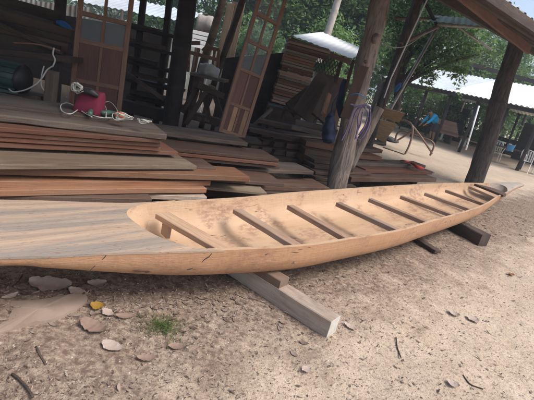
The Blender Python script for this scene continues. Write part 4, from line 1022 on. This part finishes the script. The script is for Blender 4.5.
# stack of pinkish boards behind the person
for k in range(7):
    A = at(433 + k * .5, 117 + k * 2.1, Y=21.3); B = at(457 + k * .3, 123 + k * 2.1, Y=20.9)
    bx('board', ['topmost', 'second', 'third', 'fourth', 'fifth', 'sixth', 'lowest'][k] + ' pinkish board in the stack behind the working person', 'board', A, B, .7, .10, M['pinkish'], 'pinkish boards behind the working person')
q = at(445, 133, Y=21.3); 
for s in (-.4, .4): bx('bearer', ('left' if s < 0 else 'right') + ' bearer under the pinkish boards', 'timber', V((q.x + s, q.y - .1, max(.2, at(445, 133, Y=21.3).z))), V((q.x + s + .02, q.y + .7, max(.2, at(445, 133, Y=21.3).z))), .1, max(.19, at(445, 133, Y=21.3).z - .01), M['dark'])
# tables and benches inside
def tablef(name, label, cat, px, py, L, W_, Hh, top, leg, yaw=-.55, th=.04, back_=False, group=None):
    c = at(px, py, z=0); m = Matrix.Translation(c) @ Matrix.Rotation(yaw, 4, 'Z'); e = empty(name, c, label, cat, group, mw=m)
    def loc(nm, c0, L_, Wd, T_, mat, up=False):
        _seed[0] += 1; v, f = beam_geo(L_, Wd, T_, _seed[0], n=2, wob=.001); mm = m @ Matrix.Translation(V(c0)) @ (Matrix.Rotation(math.pi / 2, 4, 'Y') if up else Matrix.Identity(4)); return link(nm, v, f, mat, e, mm)
    loc('top' if not back_ else 'seat', (0, 0, Hh), L, W_, th, top)
    for sx in (-1, 1):
        for sy in (-1, 1): loc('leg', (sx * (L / 2 - .08), sy * (W_ / 2 - .06), Hh / 2 - th / 2), Hh - th, .05, .05, leg, True)
    if back_:
        for z in (.62, .76): loc('back_slat', (0, W_ / 2, z), L, .02, .09, top)
    return e
tablef('work_table', 'brown table with a blue bucket in the far shed', 'table', 503, 164, 1.5, .7, .68, M['brown'], M['dark'])
tablef('bench', 'low brown bench behind the dark post in the far shed', 'bench', 474, 152, 1.6, .35, .45, M['pinkish'], M['whitepl'])
tablef('bench', 'white bench left of the dark log post in the far shed', 'bench', 452, 143, 1.4, .4, .45, M['pinkish'], M['whitepl'])
tablef('work_table', 'low table of sticks at which the person works', 'table', 412, 132, 1.6, .6, .62, M['grey'], M['dark'], yaw=-.2)
c = at(509, 151, Y=15.6); rr_ = [(0, .10), (.05, .105), (.22, .135), (.23, .14)]
t = tube('bucket', [c + V((0, 0, h)) for h, r in rr_], [r for h, r in rr_], M['bluepl'], seg=18); meta(t, 'blue bucket on the brown table in the far shed', 'bucket')
t = tube('white_pole', [at(466, 150, Y=15.5), at(479, 106, Y=16)], .03, M['whitepl'], seg=8); meta(t, 'white pole leaning beside the rough log post', 'pole')
t = tube('grey_pole', [at(461, 112, Y=19), at(467, 96, Y=19)], .03, M['steel'], seg=8); meta(t, 'short grey pole under the eave of the far shed', 'pole')
def chair(label, px, py, yaw, s=1):
    c = at(px, py, z=0); m = Matrix.Translation(c) @ Matrix.Rotation(yaw, 4, 'Z') @ Matrix.Scale(s, 4); e = empty('plastic_chair', c, label, 'chair', 'white plastic chairs in the far shed', mw=m)
    def L(nm, P, r): v, f = tube_geo(smooth_path([V(p) for p in P], 3), r, 8, flat=.6); return link(nm, v, f, M['whitepl'], e, m)
    for sx in (-1, 1):
        L('leg', [(sx * .25, -.24, 0), (sx * .22, -.22, .42)], .022); L('leg', [(sx * .24, .26, 0), (sx * .21, .2, .42)], .022)
        L('armrest', [(sx * .22, -.22, .42), (sx * .27, -.24, .62), (sx * .27, 0, .66), (sx * .22, .24, .64)], .022)
    gp = [(x / 6, y / 4) for y in range(5) for x in range(7)]
    v = [V(((x - .5) * .46, (y - .5) * .44, .42 + .02 * ((x * 2 - 1) ** 2))) for x, y in gp]; v += [p - V((0, 0, .015)) for p in v]
    f = [];
    for y in range(4):
        for x in range(6): a = y * 7 + x; f.append((a, a + 1, a + 8, a + 7)); f.append((a + 35, a + 42, a + 43, a + 36))
    link('seat', v, f, M['whitepl'], e, m)
    sl = []
    for k in range(5):
        x = -.16 + k * .08; v, f = slab_geo([V((x - .022, .22, .44)), V((x + .022, .22, .44)), V((x * 1.15 + .022, .31, .82)), V((x * 1.15 - .022, .31, .82))], .012); sl.append((v, f))
    v, f = tube_geo(smooth_path([V((-.22, .22, .45)), V((-.23, .29, .75)), V((-.12, .32, .85)), V((.12, .32, .85)), V((.23, .29, .75)), V((.22, .22, .45))], 4), .02, 8); sl.append((v, f))
    v, f = join(sl); link('backrest', v, f, M['whitepl'], e, m)
chair('white plastic chair at the right edge of the picture', 524, 172, 2.2)
chair('white plastic chair further right, cut by the picture edge', 540, 176, 2.0)
chair('white plastic chair half hidden behind the rough log post', 492, 160, 2.5)

# ------------------------------------------------------------------ people
def skin_body(name, joints, bones, radii, mat, parent, root=0, lvl=2):
    """one continuous surface grown on a skeleton"""
    me = bpy.data.meshes.new(name); me.from_pydata([tuple(j) for j in joints], bones, []); me.update()
    o = bpy.data.objects.new(name, me); COL.objects.link(o); o.parent = parent
    md = o.modifiers.new('skin', 'SKIN'); md.use_smooth_shade = True
    if not me.skin_vertices: pass
    bm = bmesh.new(); bm.from_mesh(me); lay = bm.verts.layers.skin.verify(); bm.verts.ensure_lookup_table()
    for i, v in enumerate(bm.verts):
        r = radii[i]; v[lay].radius = r if hasattr(r, '__len__') else (r, r); v[lay].use_root = (i == root)
    bm.to_mesh(me); bm.free()
    sb = o.modifiers.new('sub', 'SUBSURF'); sb.levels = lvl; sb.render_levels = lvl
    me.materials.append(mat); return o
def person(label, base, yaw, bend, shirt, scale=1.0, armdrop=1):
    m = Matrix.Translation(base) @ Matrix.Rotation(yaw, 4, 'Z') @ Matrix.Scale(scale, 4)
    e = empty('person', base, label, 'person', mw=m)
    # local: faces -Y.  hips at .92, torso tipped forward by bend
    hp = V((0, 0, .93)); cb, sb = math.cos(bend), math.sin(bend)
    def T(x, y, z): return hp + V((x, -z * sb + y * cb, z * cb + y * sb))    # torso space
    ch = T(0, 0, .34); nk = T(0, -.01, .50); hdb = T(0, -.03, .60); hd = T(0, -.05, .70)
    shl, shr = T(-.18, 0, .44), T(.18, 0, .44)
    hl, hr = shl + V((-.03, -.10, -.50)) + V((0, -.18, 0)) * armdrop, shr + V((.03, -.10, -.50)) + V((0, -.24, .04)) * armdrop
    el, er = shl.lerp(hl, .5) + V((-.04, .03, 0)), shr.lerp(hr, .5) + V((.04, .03, 0))
    J = [hp, ch, nk, hdb, hd, shl, el, hl, shr, er, hr]
    Rr = [(.15, .12), (.16, .115), .058, .085, .10, .062, .045, .033, .062, .045, .033]
    Bn = [(0, 1), (1, 2), (2, 3), (3, 4), (1, 5), (5, 6), (6, 7), (1, 8), (8, 9), (9, 10)]
    for s in (-1, 1):
        k = len(J); J += [V((s * .10, .0, .86)), V((s * .12, -.04, .48)), V((s * .12, .03, .09)), V((s * .12, -.10, .04))]; Rr += [.095, .062, .042, .04]
        Bn += [(0, k), (k, k + 1), (k + 1, k + 2), (k + 2, k + 3)]
    for hnd, s in ((7, -1), (10, 1)):
        dr = (J[hnd] - J[hnd - 1]).normalized(); sd_ = V((1, 0, 0)); pm = len(J); J.append(J[hnd] + dr * .055); Rr.append((.036, .018)); Bn.append((hnd, pm))
        for q, (dx, ln) in enumerate([(-.03, .075), (-.01, .085), (.01, .08), (.03, .065)]):
            k = len(J); J += [J[pm] + dr * .03 + sd_ * dx, J[pm] + dr * (.03 + ln * .55) + sd_ * dx * 1.1, J[pm] + dr * (.025 + ln) + sd_ * dx + V((0, .015, 0))]; Rr += [.010, .009, .008]; Bn += [(pm, k), (k, k + 1), (k + 1, k + 2)]
        k = len(J); J += [J[hnd] + dr * .035 + sd_ * (-s) * .04, J[hnd] + dr * .07 + sd_ * (-s) * .055]; Rr += [.011, .009]; Bn += [(hnd, k), (k, k + 1)]
    skin_body('body', J, Bn, Rr, M['skin'], e)
    # clothing
    skin_body('shirt', [hp + V((0, 0, -.04)), ch, T(0, 0, .47), shl, shl.lerp(el, .95), el.lerp(hl, .75), shr, shr.lerp(er, .95), er.lerp(hr, .75)],
              [(0, 1), (1, 2), (1, 3), (3, 4), (4, 5), (1, 6), (6, 7), (7, 8)], [(.185, .16), (.20, .165), (.125, .11), .085, .066, .055, .085, .066, .055], shirt, e)
    J2 = [hp + V((0, 0, .02))]; R2 = [(.175, .14)]; B2 = []
    for s in (-1, 1): k = len(J2); J2 += [V((s * .105, 0, .80)), V((s * .125, -.035, .46))]; R2 += [.12, .10]; B2 += [(0, k), (k, k + 1)]
    skin_body('shorts', J2, B2, R2, M['shorts'], e)
    hc = hd + (hd - hdb).normalized() * .03
    v, f = [], []
    for a in range(9):
        for b in range(16):
            th, ph = a / 8 * math.pi, b / 16 * 2 * math.pi; d = V((math.sin(th) * math.cos(ph), math.sin(th) * math.sin(ph), math.cos(th)))
            r = .122 if not (d.y < -.35 and d.z < .35) else .07
            if d.z < -.45: r = .07
            v.append(hc + V((d.x * r * .85, d.y * r + .015, d.z * r)))
    for a in range(8):
        for b in range(16): f.append((a * 16 + b, a * 16 + (b + 1) % 16, (a + 1) * 16 + (b + 1) % 16, (a + 1) * 16 + b))
    link('hair', v, f, M['hair'], e, m, smooth=True)
    fc = []
    fw = V((0, -1, -.3)).normalized() if bend > .3 else V((0, -1, 0))
    for sx in (-.035, .035): fc.append(tube_geo([hd + fw * .095 + V((sx, 0, .01)), hd + fw * .104 + V((sx, 0, .01))], .011, 8))
    v, f = join(fc); link('eyes', v, f, M['blackm'], e, m)
    v, f = tube_geo([hd + fw * .095 + V((0, 0, .015)), hd + fw * .122 + V((0, 0, -.02)), hd + fw * .10 + V((0, 0, -.03))], [.008, .015, .010], 8); link('nose', v, f, M['skin'], e, m, smooth=True)
    v, f = tube_geo([hd + fw * .10 + V((-.025, 0, -.055)), hd + fw * .108 + V((0, 0, -.055)), hd + fw * .10 + V((.025, 0, -.055))], .006, 6); link('mouth', v, f, M['redcloth'], e, m, smooth=True)
    for sx in (-1, 1): v, f = tube_geo([hd + V((sx * .095, .01, -.03)), hd + V((sx * .108, .01, .0)), hd + V((sx * .095, .01, .03))], [.008, .014, .008], 8); link('ear', v, f, M['skin'], e, m, smooth=True)
    return e
person('person in a bright blue long sleeved shirt and dark shorts bending over work', at(429.5, 142, z=0), R(-72), R(50), M['blue'], 1.0)
t = tube('blue_cloth', [at(401, 83, Y=9.3), at(399, 86, Y=9.3), at(396, 90, Y=9.3), at(395, 92, Y=9.3)], [.03, .075, .07, .03], M['blue2'], path=4, seg=12, nz=.5, flat=.5); meta(t, 'small blue cloth hanging on the thin poles behind the log post', 'cloth')

# ------------------------------------------------------------------ trees
def crown_geo(blobs, n, size, seed, droop=.3):
    rnd = random.Random(seed); v, f = [], []
    tot = sum(b[3] ** 2 for b in blobs)
    for (x, y, z, r) in blobs:
        cnt = int(n * r * r / tot); nc = max(6, int(cnt / 45))
        cl = []
        for k in range(nc):
            d = V((rnd.gauss(0, 1), rnd.gauss(0, 1), rnd.gauss(0, .8))).normalized() * r * rnd.uniform(.55, 1.08); cl.append((V((x, y, z)) + d, r * rnd.uniform(.14, .30)))
        for k in range(cnt):
            c, cr = cl[rnd.randrange(nc)]
            p = c + V((rnd.gauss(0, 1), rnd.gauss(0, 1), rnd.gauss(0, .6))) * cr
            a = V((rnd.uniform(-1, 1), rnd.uniform(-1, 1), rnd.uniform(-.9, .3))).normalized(); b = a.cross(V((rnd.uniform(-.5, .5), rnd.uniform(-.5, .5), 1))).normalized()
            s = size * rnd.uniform(.6, 1.3); nrm = a.cross(b); o = len(v)
            v += [p, p + a * s * .5 + b * s * .25 + nrm * s * .05, p + a * s, p + a * s * .5 - b * s * .25 + nrm * s * .05]; f += [(o, o + 1, o + 2), (o, o + 2, o + 3)]
    return v, f
def tree(label, x, y, h, r, n, size, mat, seed, blobs=None, tr=.16, tmat='barkdark', group='trees beyond the yard', low=.35, name='tree', lean=0):
    rnd = random.Random(seed); base = V((x, y, 0)); e = empty(name, base, label, 'tree', group)
    top = V((x + rnd.uniform(-.5, .5) + lean, y, h * .75)); n_ = 8
    tube('trunk', [base.lerp(top, i / n_) + V((.12 * math.sin(i * 1.1 + seed), .1 * math.cos(i * 1.3), 0)) * (i > 0) for i in range(n_ + 1)], [tr * (1 - .7 * i / n_) for i in range(n_ + 1)], M[tmat], e, seg=10, nz=.2, seed=seed)
    if blobs is None:
        blobs = []
        for k in range(9):
            a = rnd.uniform(0, 6.28); q = rnd.uniform(.2, .75) * r; blobs.append((x + lean * .6 + math.cos(a) * q, y + math.sin(a) * q * .7, h * rnd.uniform(low + .1, .9), r * rnd.uniform(.32, .55)))
    limbs = []
    for (bx_, by, bz, br) in blobs[:8]:
        s = base.lerp(top, min(.9, max(.25, bz / h * .75))); limbs.append(tube_geo(smooth_path([s, s.lerp(V((bx_, by, bz)), .5) + V((0, 0, .15)), V((bx_, by, bz))], 3), [tr * .45 * (1 - .75 * i / 6) for i in range(7)], 7))
    v, f = join(limbs); link('limbs', v, f, M[tmat], e, smooth=True)
    v, f = crown_geo(blobs, n, size, seed); link('crown', v, f, M[mat], e, origin=base)
    return e
# the near tree whose branches hang over the far shed roof
def B(px, py, Y, r): p = at(px, py, Y=Y); return (p.x, p.y, p.z, r)
q = at(386, 128, Y=13.5)
tree('broad leafy tree hanging over the long shed roof, behind the canopy', q.x, q.y, 4.6, 2.0, 17000, .13, 'leafC', 11,
     [B(395, 15, 13.6, .8), B(420, 22, 13.4, .9), B(445, 38, 13.2, .85), B(468, 42, 13.0, .75), B(488, 52, 13.0, .5), B(410, 55, 13.4, .65), B(436, 62, 13.2, .5), B(465, -5, 13.5, 1.0), B(430, -20, 13.7, 1.2), B(400, -15, 13.9, 1.0), B(425, 78, 12.9, .25), B(458, 74, 12.8, .2), B(390, 70, 13.8, .4)], tr=.17, group=None)
v, f = [], []
for k, (x0, y0, y1) in enumerate([(459, 70, 98), (431, 75, 88), (464, 66, 82)]):
    v2, f2 = crown_geo([B(x0, y0 + (y1 - y0) * t / 5, 12.8, .13 - .015 * t) for t in range(6)], 160, .10, 50 + k); o0 = len(v); v += v2; f += [tuple(i + o0 for i in q_) for q_ in f2]
meta(link('hanging_vine', v, f, M['leafB']), 'leafy vines hanging in front of the long shed roof', 'vine')
# trees behind
specs = [  # px, Y, height, radius, leaves, size, mat
    (262, 24, 8.5, 3.2, 11000, .26, 'leafA'), (300, 27, 10, 3.6, 12000, .28, 'leafC'), (340, 25, 9, 3.2, 11000, .26, 'leafA'), (372, 28, 10, 3.6, 11000, .28, 'leafB'),
    (405, 31, 11, 3.8, 11000, .3, 'leafC'), (440, 33, 10.5, 3.8, 11000, .3, 'leafA'), (478, 33, 7.0, 3.4, 7000, .3, 'leafB'), (512, 31, 6.0, 3.2, 6500, .28, 'leafA'), (545, 33, 5.6, 3.4, 6000, .3, 'leafC'),
    (228, 25, 7.5, 3.2, 9000, .28, 'leafA'), (190, 28, 7.5, 3.4, 7000, .3, 'leafC'), (150, 28, 7, 3.4, 6000, .3, 'leafA'), (100, 30, 7, 3.6, 6000, .32, 'leafC'), (580, 32, 8, 3.6, 7000, .3, 'leafA')]
tl = ['bushy dark tree seen through the glazed door panes', 'tall blue green tree above the small tin roof', 'green tree right behind the small tin roof', 'light green tree left of the slim trunk', 'tall tree directly behind the near leafy tree',
      'dark green tree behind the canopy', 'pale green tree above the white roof, left of the rough log post', 'low tree right behind the rough log post', 'rightmost tree beside the rough log post',
      'tree at the back left of the glazed door', 'tree behind the white slatted bench', 'tree behind the timber rack', 'tree behind the paned door', 'tree beyond the right edge of the long shed']
for i, (px, Yv, h, r, n, s, mt) in enumerate(specs):
    p = at(px, 110, Y=Yv); tree(tl[i], p.x, Yv, h, r, n, s, mt, 100 + i, low=.12)
# pale trunk and shrubs
p = at(318, 70, Y=19)
t = tube('bare_tree', [V((p.x - .35, 19, 0)), at(326, 38, Y=19), at(338, 0, Y=19.2), at(350, -40, Y=19.4)], [.20, .16, .14, .12], M['palebark'], path=4, seg=12, nz=.15); meta(t, 'slender pale bare tree above the small tin roof', 'tree')
for i, (px, py, Yv, r, mt, lbv) in enumerate([(318, 36, 21, 1.3, 'leafB', 'light green shrub left of the pale trunk'), (345, 38, 20.5, 1.2, 'leafB', 'light green shrub right of the pale trunk'), (340, 85, 16, .6, 'leafB', 'green shrub seen under the small shed roof'),
        (440, 100, 27, 1.6, 'leafB', 'sunny shrub seen through the far shed, left'), (458, 108, 26, 1.6, 'leafB', 'sunny shrub seen through the far shed between its posts'), (490, 112, 25, 1.5, 'leafA', 'shrub seen through the far shed right of the rough log post'), (412, 92, 27, 1.6, 'leafA', 'dark shrub at the left end of the far shed'),
        (275, 38, 15, 1.0, 'leafC', 'dark shrub between the glazed door and the tall plank stack'), (256, 30, 16, 1.1, 'leafB', 'palm like light shrub behind the glazed door')]):
    c = at(px, py, Y=Yv); g_ = random.Random(i); bl = [(c.x + g_.uniform(-.8, .8) * r, c.y + g_.uniform(-.4, .4) * r, max(.3, c.z - k * .45 * r), r * g_.uniform(.5, .75)) for k in range(5)]
    zz = [b for b in bl]; low_ = min(b[2] for b in bl); e = empty('shrub', V((c.x, c.y, 0)), lbv, 'shrub', 'shrubs behind the sheds')
    st = []
    for k, b_ in enumerate(bl): st.append(tube_geo([V((c.x + .1 * k, c.y, 0)), V(b_[:3]).lerp(V((c.x, c.y, 0)), .4), V(b_[:3])], [.04, .03, .01], 6))
    v, f = join(st); link('stems', v, f, M['barkdark'], e); v, f = crown_geo(bl, 3500, .14 if Yv < 20 else .2, 300 + i); link('foliage', v, f, M[mt], e)
# far-off wood closing the yard
g_ = random.Random(77); bl = [(-34 + k * 4.2 + g_.uniform(-1, 1), 42 + g_.uniform(-3, 3), g_.uniform(1.5, 2.6 if k > 12 else 7.5), g_.uniform(2.8, 4.4)) for k in range(24)] + [(-34 + k * 4.2, 44, 1.6, 3.2) for k in range(24)]
v, f = crown_geo(bl, 34000, .5, 7); meta(link('far_wood', v, f, M['leafC']), 'dense far off wood behind everything', 'wood', kind='stuff')

# ------------------------------------------------------------------ ground debris
ol = smooth_path([at(x, y, z=.03) for x, y in [(-30, 306), (2, 300), (30, 299), (60, 294), (84, 292), (87, 299), (74, 308), (52, 317), (28, 322), (2, 330), (-30, 338)]], 3)
n_ = len(ol); vv = [V((p.x, p.y, .018 + .010 * noise.noise(p * 9))) for p in ol] + [V((p.x, p.y, .0 + gz(p.x, p.y) - .012)) for p in ol]; cx_ = sum((p for p in ol), V((0, 0, 0))) / n_
vv.append(V((cx_.x, cx_.y, .026)))
ff = [(i, (i + 1) % n_, 2 * n_) for i in range(n_)] + [(i, i + n_, (i + 1) % n_ + n_, (i + 1) % n_) for i in range(n_)]
meta(link('bark_slab', vv, ff, M['slabm'], smooth=False), 'flat smooth brown slab half buried in the ground under the bow at the left edge', 'slab')
g_ = random.Random(21)
def boatdist(x, y): return abs((y - 1.07 * x - 2.75) * .68)
v_, f_ = [], []
for k in range(80000):
    y = .9 + (g_.random() ** 1.5) * 9.5; x = g_.uniform(-.75 * y - .4, .85 * y + .4); bd = boatdist(x, y)
    if g_.random() > .30 + .70 * math.exp(-(bd / .8) ** 2) + .25 * (noise.noise(V((x * 1.7, y * 1.7, 3))) > .1): continue
    if ((x + .95) / .55) ** 2 + ((y - 1.72 + .3 * (x + .95)) / .16) ** 2 < 1: continue
    L = .0035 + .013 * g_.random() ** 2 * (1 + .1 * y) * (2.6 if g_.random() < .04 else 1)
    scatter_chip(V((x, y, gz(x, y) + .001)), L, L * g_.uniform(.12, .4), .004, g_, v_, f_, .15)
meta(link('wood_shavings', v_, f_, M['chips'], mw=Matrix.Identity(4)), kind='stuff')
v_, f_ = [], []
ico = [(0, 0, 1), (.9, 0, .4), (.28, .85, .4), (-.72, .53, .4), (-.72, -.53, .4), (.28, -.85, .4), (.72, .53, -.3), (-.28, .85, -.3), (-.9, 0, -.3), (-.28, -.85, -.3), (.72, -.53, -.3)]
icf = [(0, 1, 2), (0, 2, 3), (0, 3, 4), (0, 4, 5), (0, 5, 1), (1, 6, 2), (2, 6, 7), (2, 7, 3), (3, 7, 8), (3, 8, 4), (4, 8, 9), (4, 9, 5), (5, 9, 10), (5, 10, 1), (1, 10, 6)]
for k in range(6500):
    y = .9 + (g_.random() ** 1.6) * 9; x = g_.uniform(-.75 * y - .4, .85 * y + .4); s = g_.uniform(.0018, .0055) * (1 + .12 * y) * (2.0 if g_.random() < .03 else 1)
    o0 = len(v_); a, b, c = g_.uniform(.7, 1.3), g_.uniform(.7, 1.3), g_.uniform(.4, .8); an = g_.uniform(0, 6.28); ca, sa_ = math.cos(an), math.sin(an); zz = gz(x, y)
    for (p, q, r) in ico: v_.append(V((x + s * (p * a * ca - q * b * sa_), y + s * (p * a * sa_ + q * b * ca), zz + s * r * c)))
    f_ += [tuple(i + o0 for i in t) for t in icf]
meta(link('pebbles', v_, f_, M['pebble'], mw=Matrix.Identity(4), smooth=True), kind='stuff')
def leaf_geo(P, L, W_, yaw, rnd, curl=.35, lobes=.12, n=8):
    v, f = [], []; ca, sa_ = math.cos(yaw), math.sin(yaw); cr = rnd.uniform(.3, 1) * curl
    for i in range(n + 1):
        t = i / n; w2 = W_ / 2 * (math.sin(math.pi * min(1, t * .96 + .03)) ** .7) * (1 + lobes * noise.noise(V((i * .55, P.x * 9, P.y * 9))) * 2)
        x = (t - .5) * L; up = cr * L * .35 * ((2 * t - 1) ** 2)
        for q in (-1, -.5, 0, .5, 1):
            y = q * w2; z = up + .25 * cr * W_ * q * q + rnd.uniform(-.025, .025) * W_ + .05 * W_ * abs(q) * (1 + .25 * (i % 2))
            v.append(V((P.x + ca * x - sa_ * y, P.y + sa_ * x + ca * y, P.z + .003 + z)))
    for i in range(n):
        for j in range(4): f.append((i * 5 + j, (i + 1) * 5 + j, (i + 1) * 5 + j + 1, i * 5 + j + 1))
    return v, f
v_, f_ = [], []
for k in range(560):
    if k < 300:
        px, py = g_.uniform(-10, 300), g_.gauss(297, 14); 
    else: px, py = g_.uniform(0, 534), g_.uniform(260, 400)
    if py < 268: continue
    p = at(px, py, z=0); 
    if p.y > 9 or p.y < .5: continue
    L = g_.uniform(.02, .055) if k < 300 else g_.uniform(.012, .035); v, f = leaf_geo(V((p.x, p.y, gz(p.x, p.y))), L, L * g_.uniform(.2, .5), g_.uniform(0, 6.28), g_, .35, n=4); o0 = len(v_); v_ += v; f_ += [tuple(i + o0 for i in q) for q in f]
for k in range(420):   # litter and bark on the dark ground by the stern
    s = g_.uniform(.5, 7.5); d = g_.gauss(-.1, .35); x = -.6 + .69 * s + .72 * d * 1; y = 2.1 + .73 * s - .69 * d
    L = g_.uniform(.02, .06); v, f = leaf_geo(V((x, y, gz(x, y))), L, L * g_.uniform(.3, .6), g_.uniform(0, 6.28), g_, .35, n=4); o0 = len(v_); v_ += v; f_ += [tuple(i + o0 for i in q) for q in f]
meta(link('leaf_litter', v_, f_, M['litter'], mw=Matrix.Identity(4), smooth=True), kind='stuff')
for (px, py, Lp, Wp, yaw, mt, lbv) in [(50, 286, 46, 22, .1, 'leafgrey', 'largest pale dry leaf lying under the bow of the canoe'), (93, 327, 36, 15, -.55, 'leafbrown', 'curled pinkish brown leaf in front of the yellow leaf'), (147, 358, 24, 8, .2, 'leafbrown', 'narrow brown leaf below the grass tuft'),
        (97, 307, 16, 11, 0, 'leafyellow', 'yellow leaf under the bow'), (97, 284, 22, 12, .4, 'leafgrey', 'grey leaf right of the largest pale leaf'), (78, 292, 26, 10, -.4, 'leafgrey', 'grey leaf tucked beside the largest pale leaf'), (108, 313, 18, 8, -.7, 'leafgrey', 'small pale grey leaf beside the yellow leaf'),
        (125, 317, 22, 8, .15, 'leafbrown', 'dull brown leaf left of the grass tuft'), (112, 346, 28, 12, -.4, 'leafgrey', 'flat grey brown leaf at the foot of the debris'), (177, 346, 22, 8, .2, 'leafbrown', 'brown leaf right below the grass tuft'), (454, 313, 13, 8, -.8, 'leafgrey', 'pale leaf on the sand at right'),
        (473, 319, 14, 10, .3, 'leafgrey', 'pale oval leaf on the sand below the stern'), (511, 274, 8, 5, .1, 'leaforange', 'small orange leaf at the right'), (306, 370, 14, 8, .5, 'leafgrey', 'pale leaf at the bottom centre'), (452, 386, 14, 8, -.5, 'leafgrey', 'bluish grey leaf at the bottom right'),
        (283, 322, 10, 5, -.6, 'leafbrown', 'small brown leaf beside the thick support beam'), (350, 327, 18, 6, -.9, 'leafgrey', 'pale bark chip at the end of the thick support beam'), (10, 300, 18, 6, .9, 'leafgrey', 'pale leaf at the left edge under the bow')]:
    p = at(px, py, z=.01); s = (p - V((0, 0, EYE))).length / F_PX
    v, f = leaf_geo(V((p.x, p.y, gz(p.x, p.y) + .005)), Lp * s * .74, Wp * s * 1.05, yaw + .2, g_, .35, n=18, lobes=.13); meta(link('dead_leaf', v, f, M[mt], smooth=True), lbv, 'leaf', 'large dead leaves on the ground')
for (pp, r, lbv) in [([(12, 374), (20, 380), (27, 388), (33, 397)], .006, 'curved grey twig at the bottom left corner'), ([(36, 347), (40, 355), (46, 365)], .006, 'short dark twig left of the curled leaf'), ([(396, 337), (397, 346), (401, 358)], .004, 'thin dark twig on the sand right of the beam'), ([(11, 288), (17, 283), (22, 276)], .004, 'thin pale twig under the bow at the left edge'), ([(463, 375), (470, 384), (483, 389)], .004, 'thin bent twig at the bottom right')]:
    pts = [at(x, y, z=.012) for x, y in pp]; t = tube('twig', pts, r, M['dark'] if 'dark' in lbv else M['grey'], seg=7, path=4, nz=.4); meta(t, lbv, 'twig', 'twigs on the ground')
# grass tuft
c = at(163, 328, z=0); v, f = [], []
for k in range(620):
    a = g_.uniform(0, 6.28); rr = abs(g_.gauss(0, .075)); b = V((c.x + math.cos(a) * rr * 1.4, c.y + math.sin(a) * rr * .9, gz(c.x, c.y) - .002)); h = g_.uniform(.012, .042); d = V((g_.gauss(0, .4), g_.gauss(0, .4), 1)) * h; s = V((math.cos(a + 1.5), math.sin(a + 1.5), 0)) * .0016; o0 = len(v)
    v += [b - s, b + s, b + d * .6 + s * .8 , b + d * .6 - s * .8, b + d + V((d.x, d.y, -.25 * h))]; f += [(o0, o0 + 1, o0 + 2, o0 + 3), (o0 + 3, o0 + 2, o0 + 4)]
meta(link('grass_tuft', v, f, M['grass']), 'small green grass tuft on the sand below the bow of the canoe', 'grass', kind='stuff')
print('objects', len(bpy.data.objects), 'verts', sum(len(m.vertices) for m in bpy.data.meshes))

# ------------------------------------------------------------------ hazy air
me = bpy.data.meshes.new('haze'); bm = bmesh.new(); bmesh.ops.create_cube(bm, size=1)
for v in bm.verts: v.co = V((v.co.x * 1700, v.co.y * 1900 + 300, (v.co.z + .5) * 19 - 1.2))
bm.to_mesh(me); bm.free(); hz = bpy.data.objects.new('haze', me); COL.objects.link(hz); meta(hz, kind='stuff')
hmz = bpy.data.materials.new('haze_air'); hmz.use_nodes = True; n = hmz.node_tree; n.nodes.clear()
out = n.nodes.new('ShaderNodeOutputMaterial'); pv = n.nodes.new('ShaderNodeVolumePrincipled'); pv.inputs['Color'].default_value = (.86, .93, 1, 1)
pv.inputs['Density'].default_value = .0030; pv.inputs['Anisotropy'].default_value = .3; n.links.new(pv.outputs[0], out.inputs['Volume']); me.materials.append(hmz)
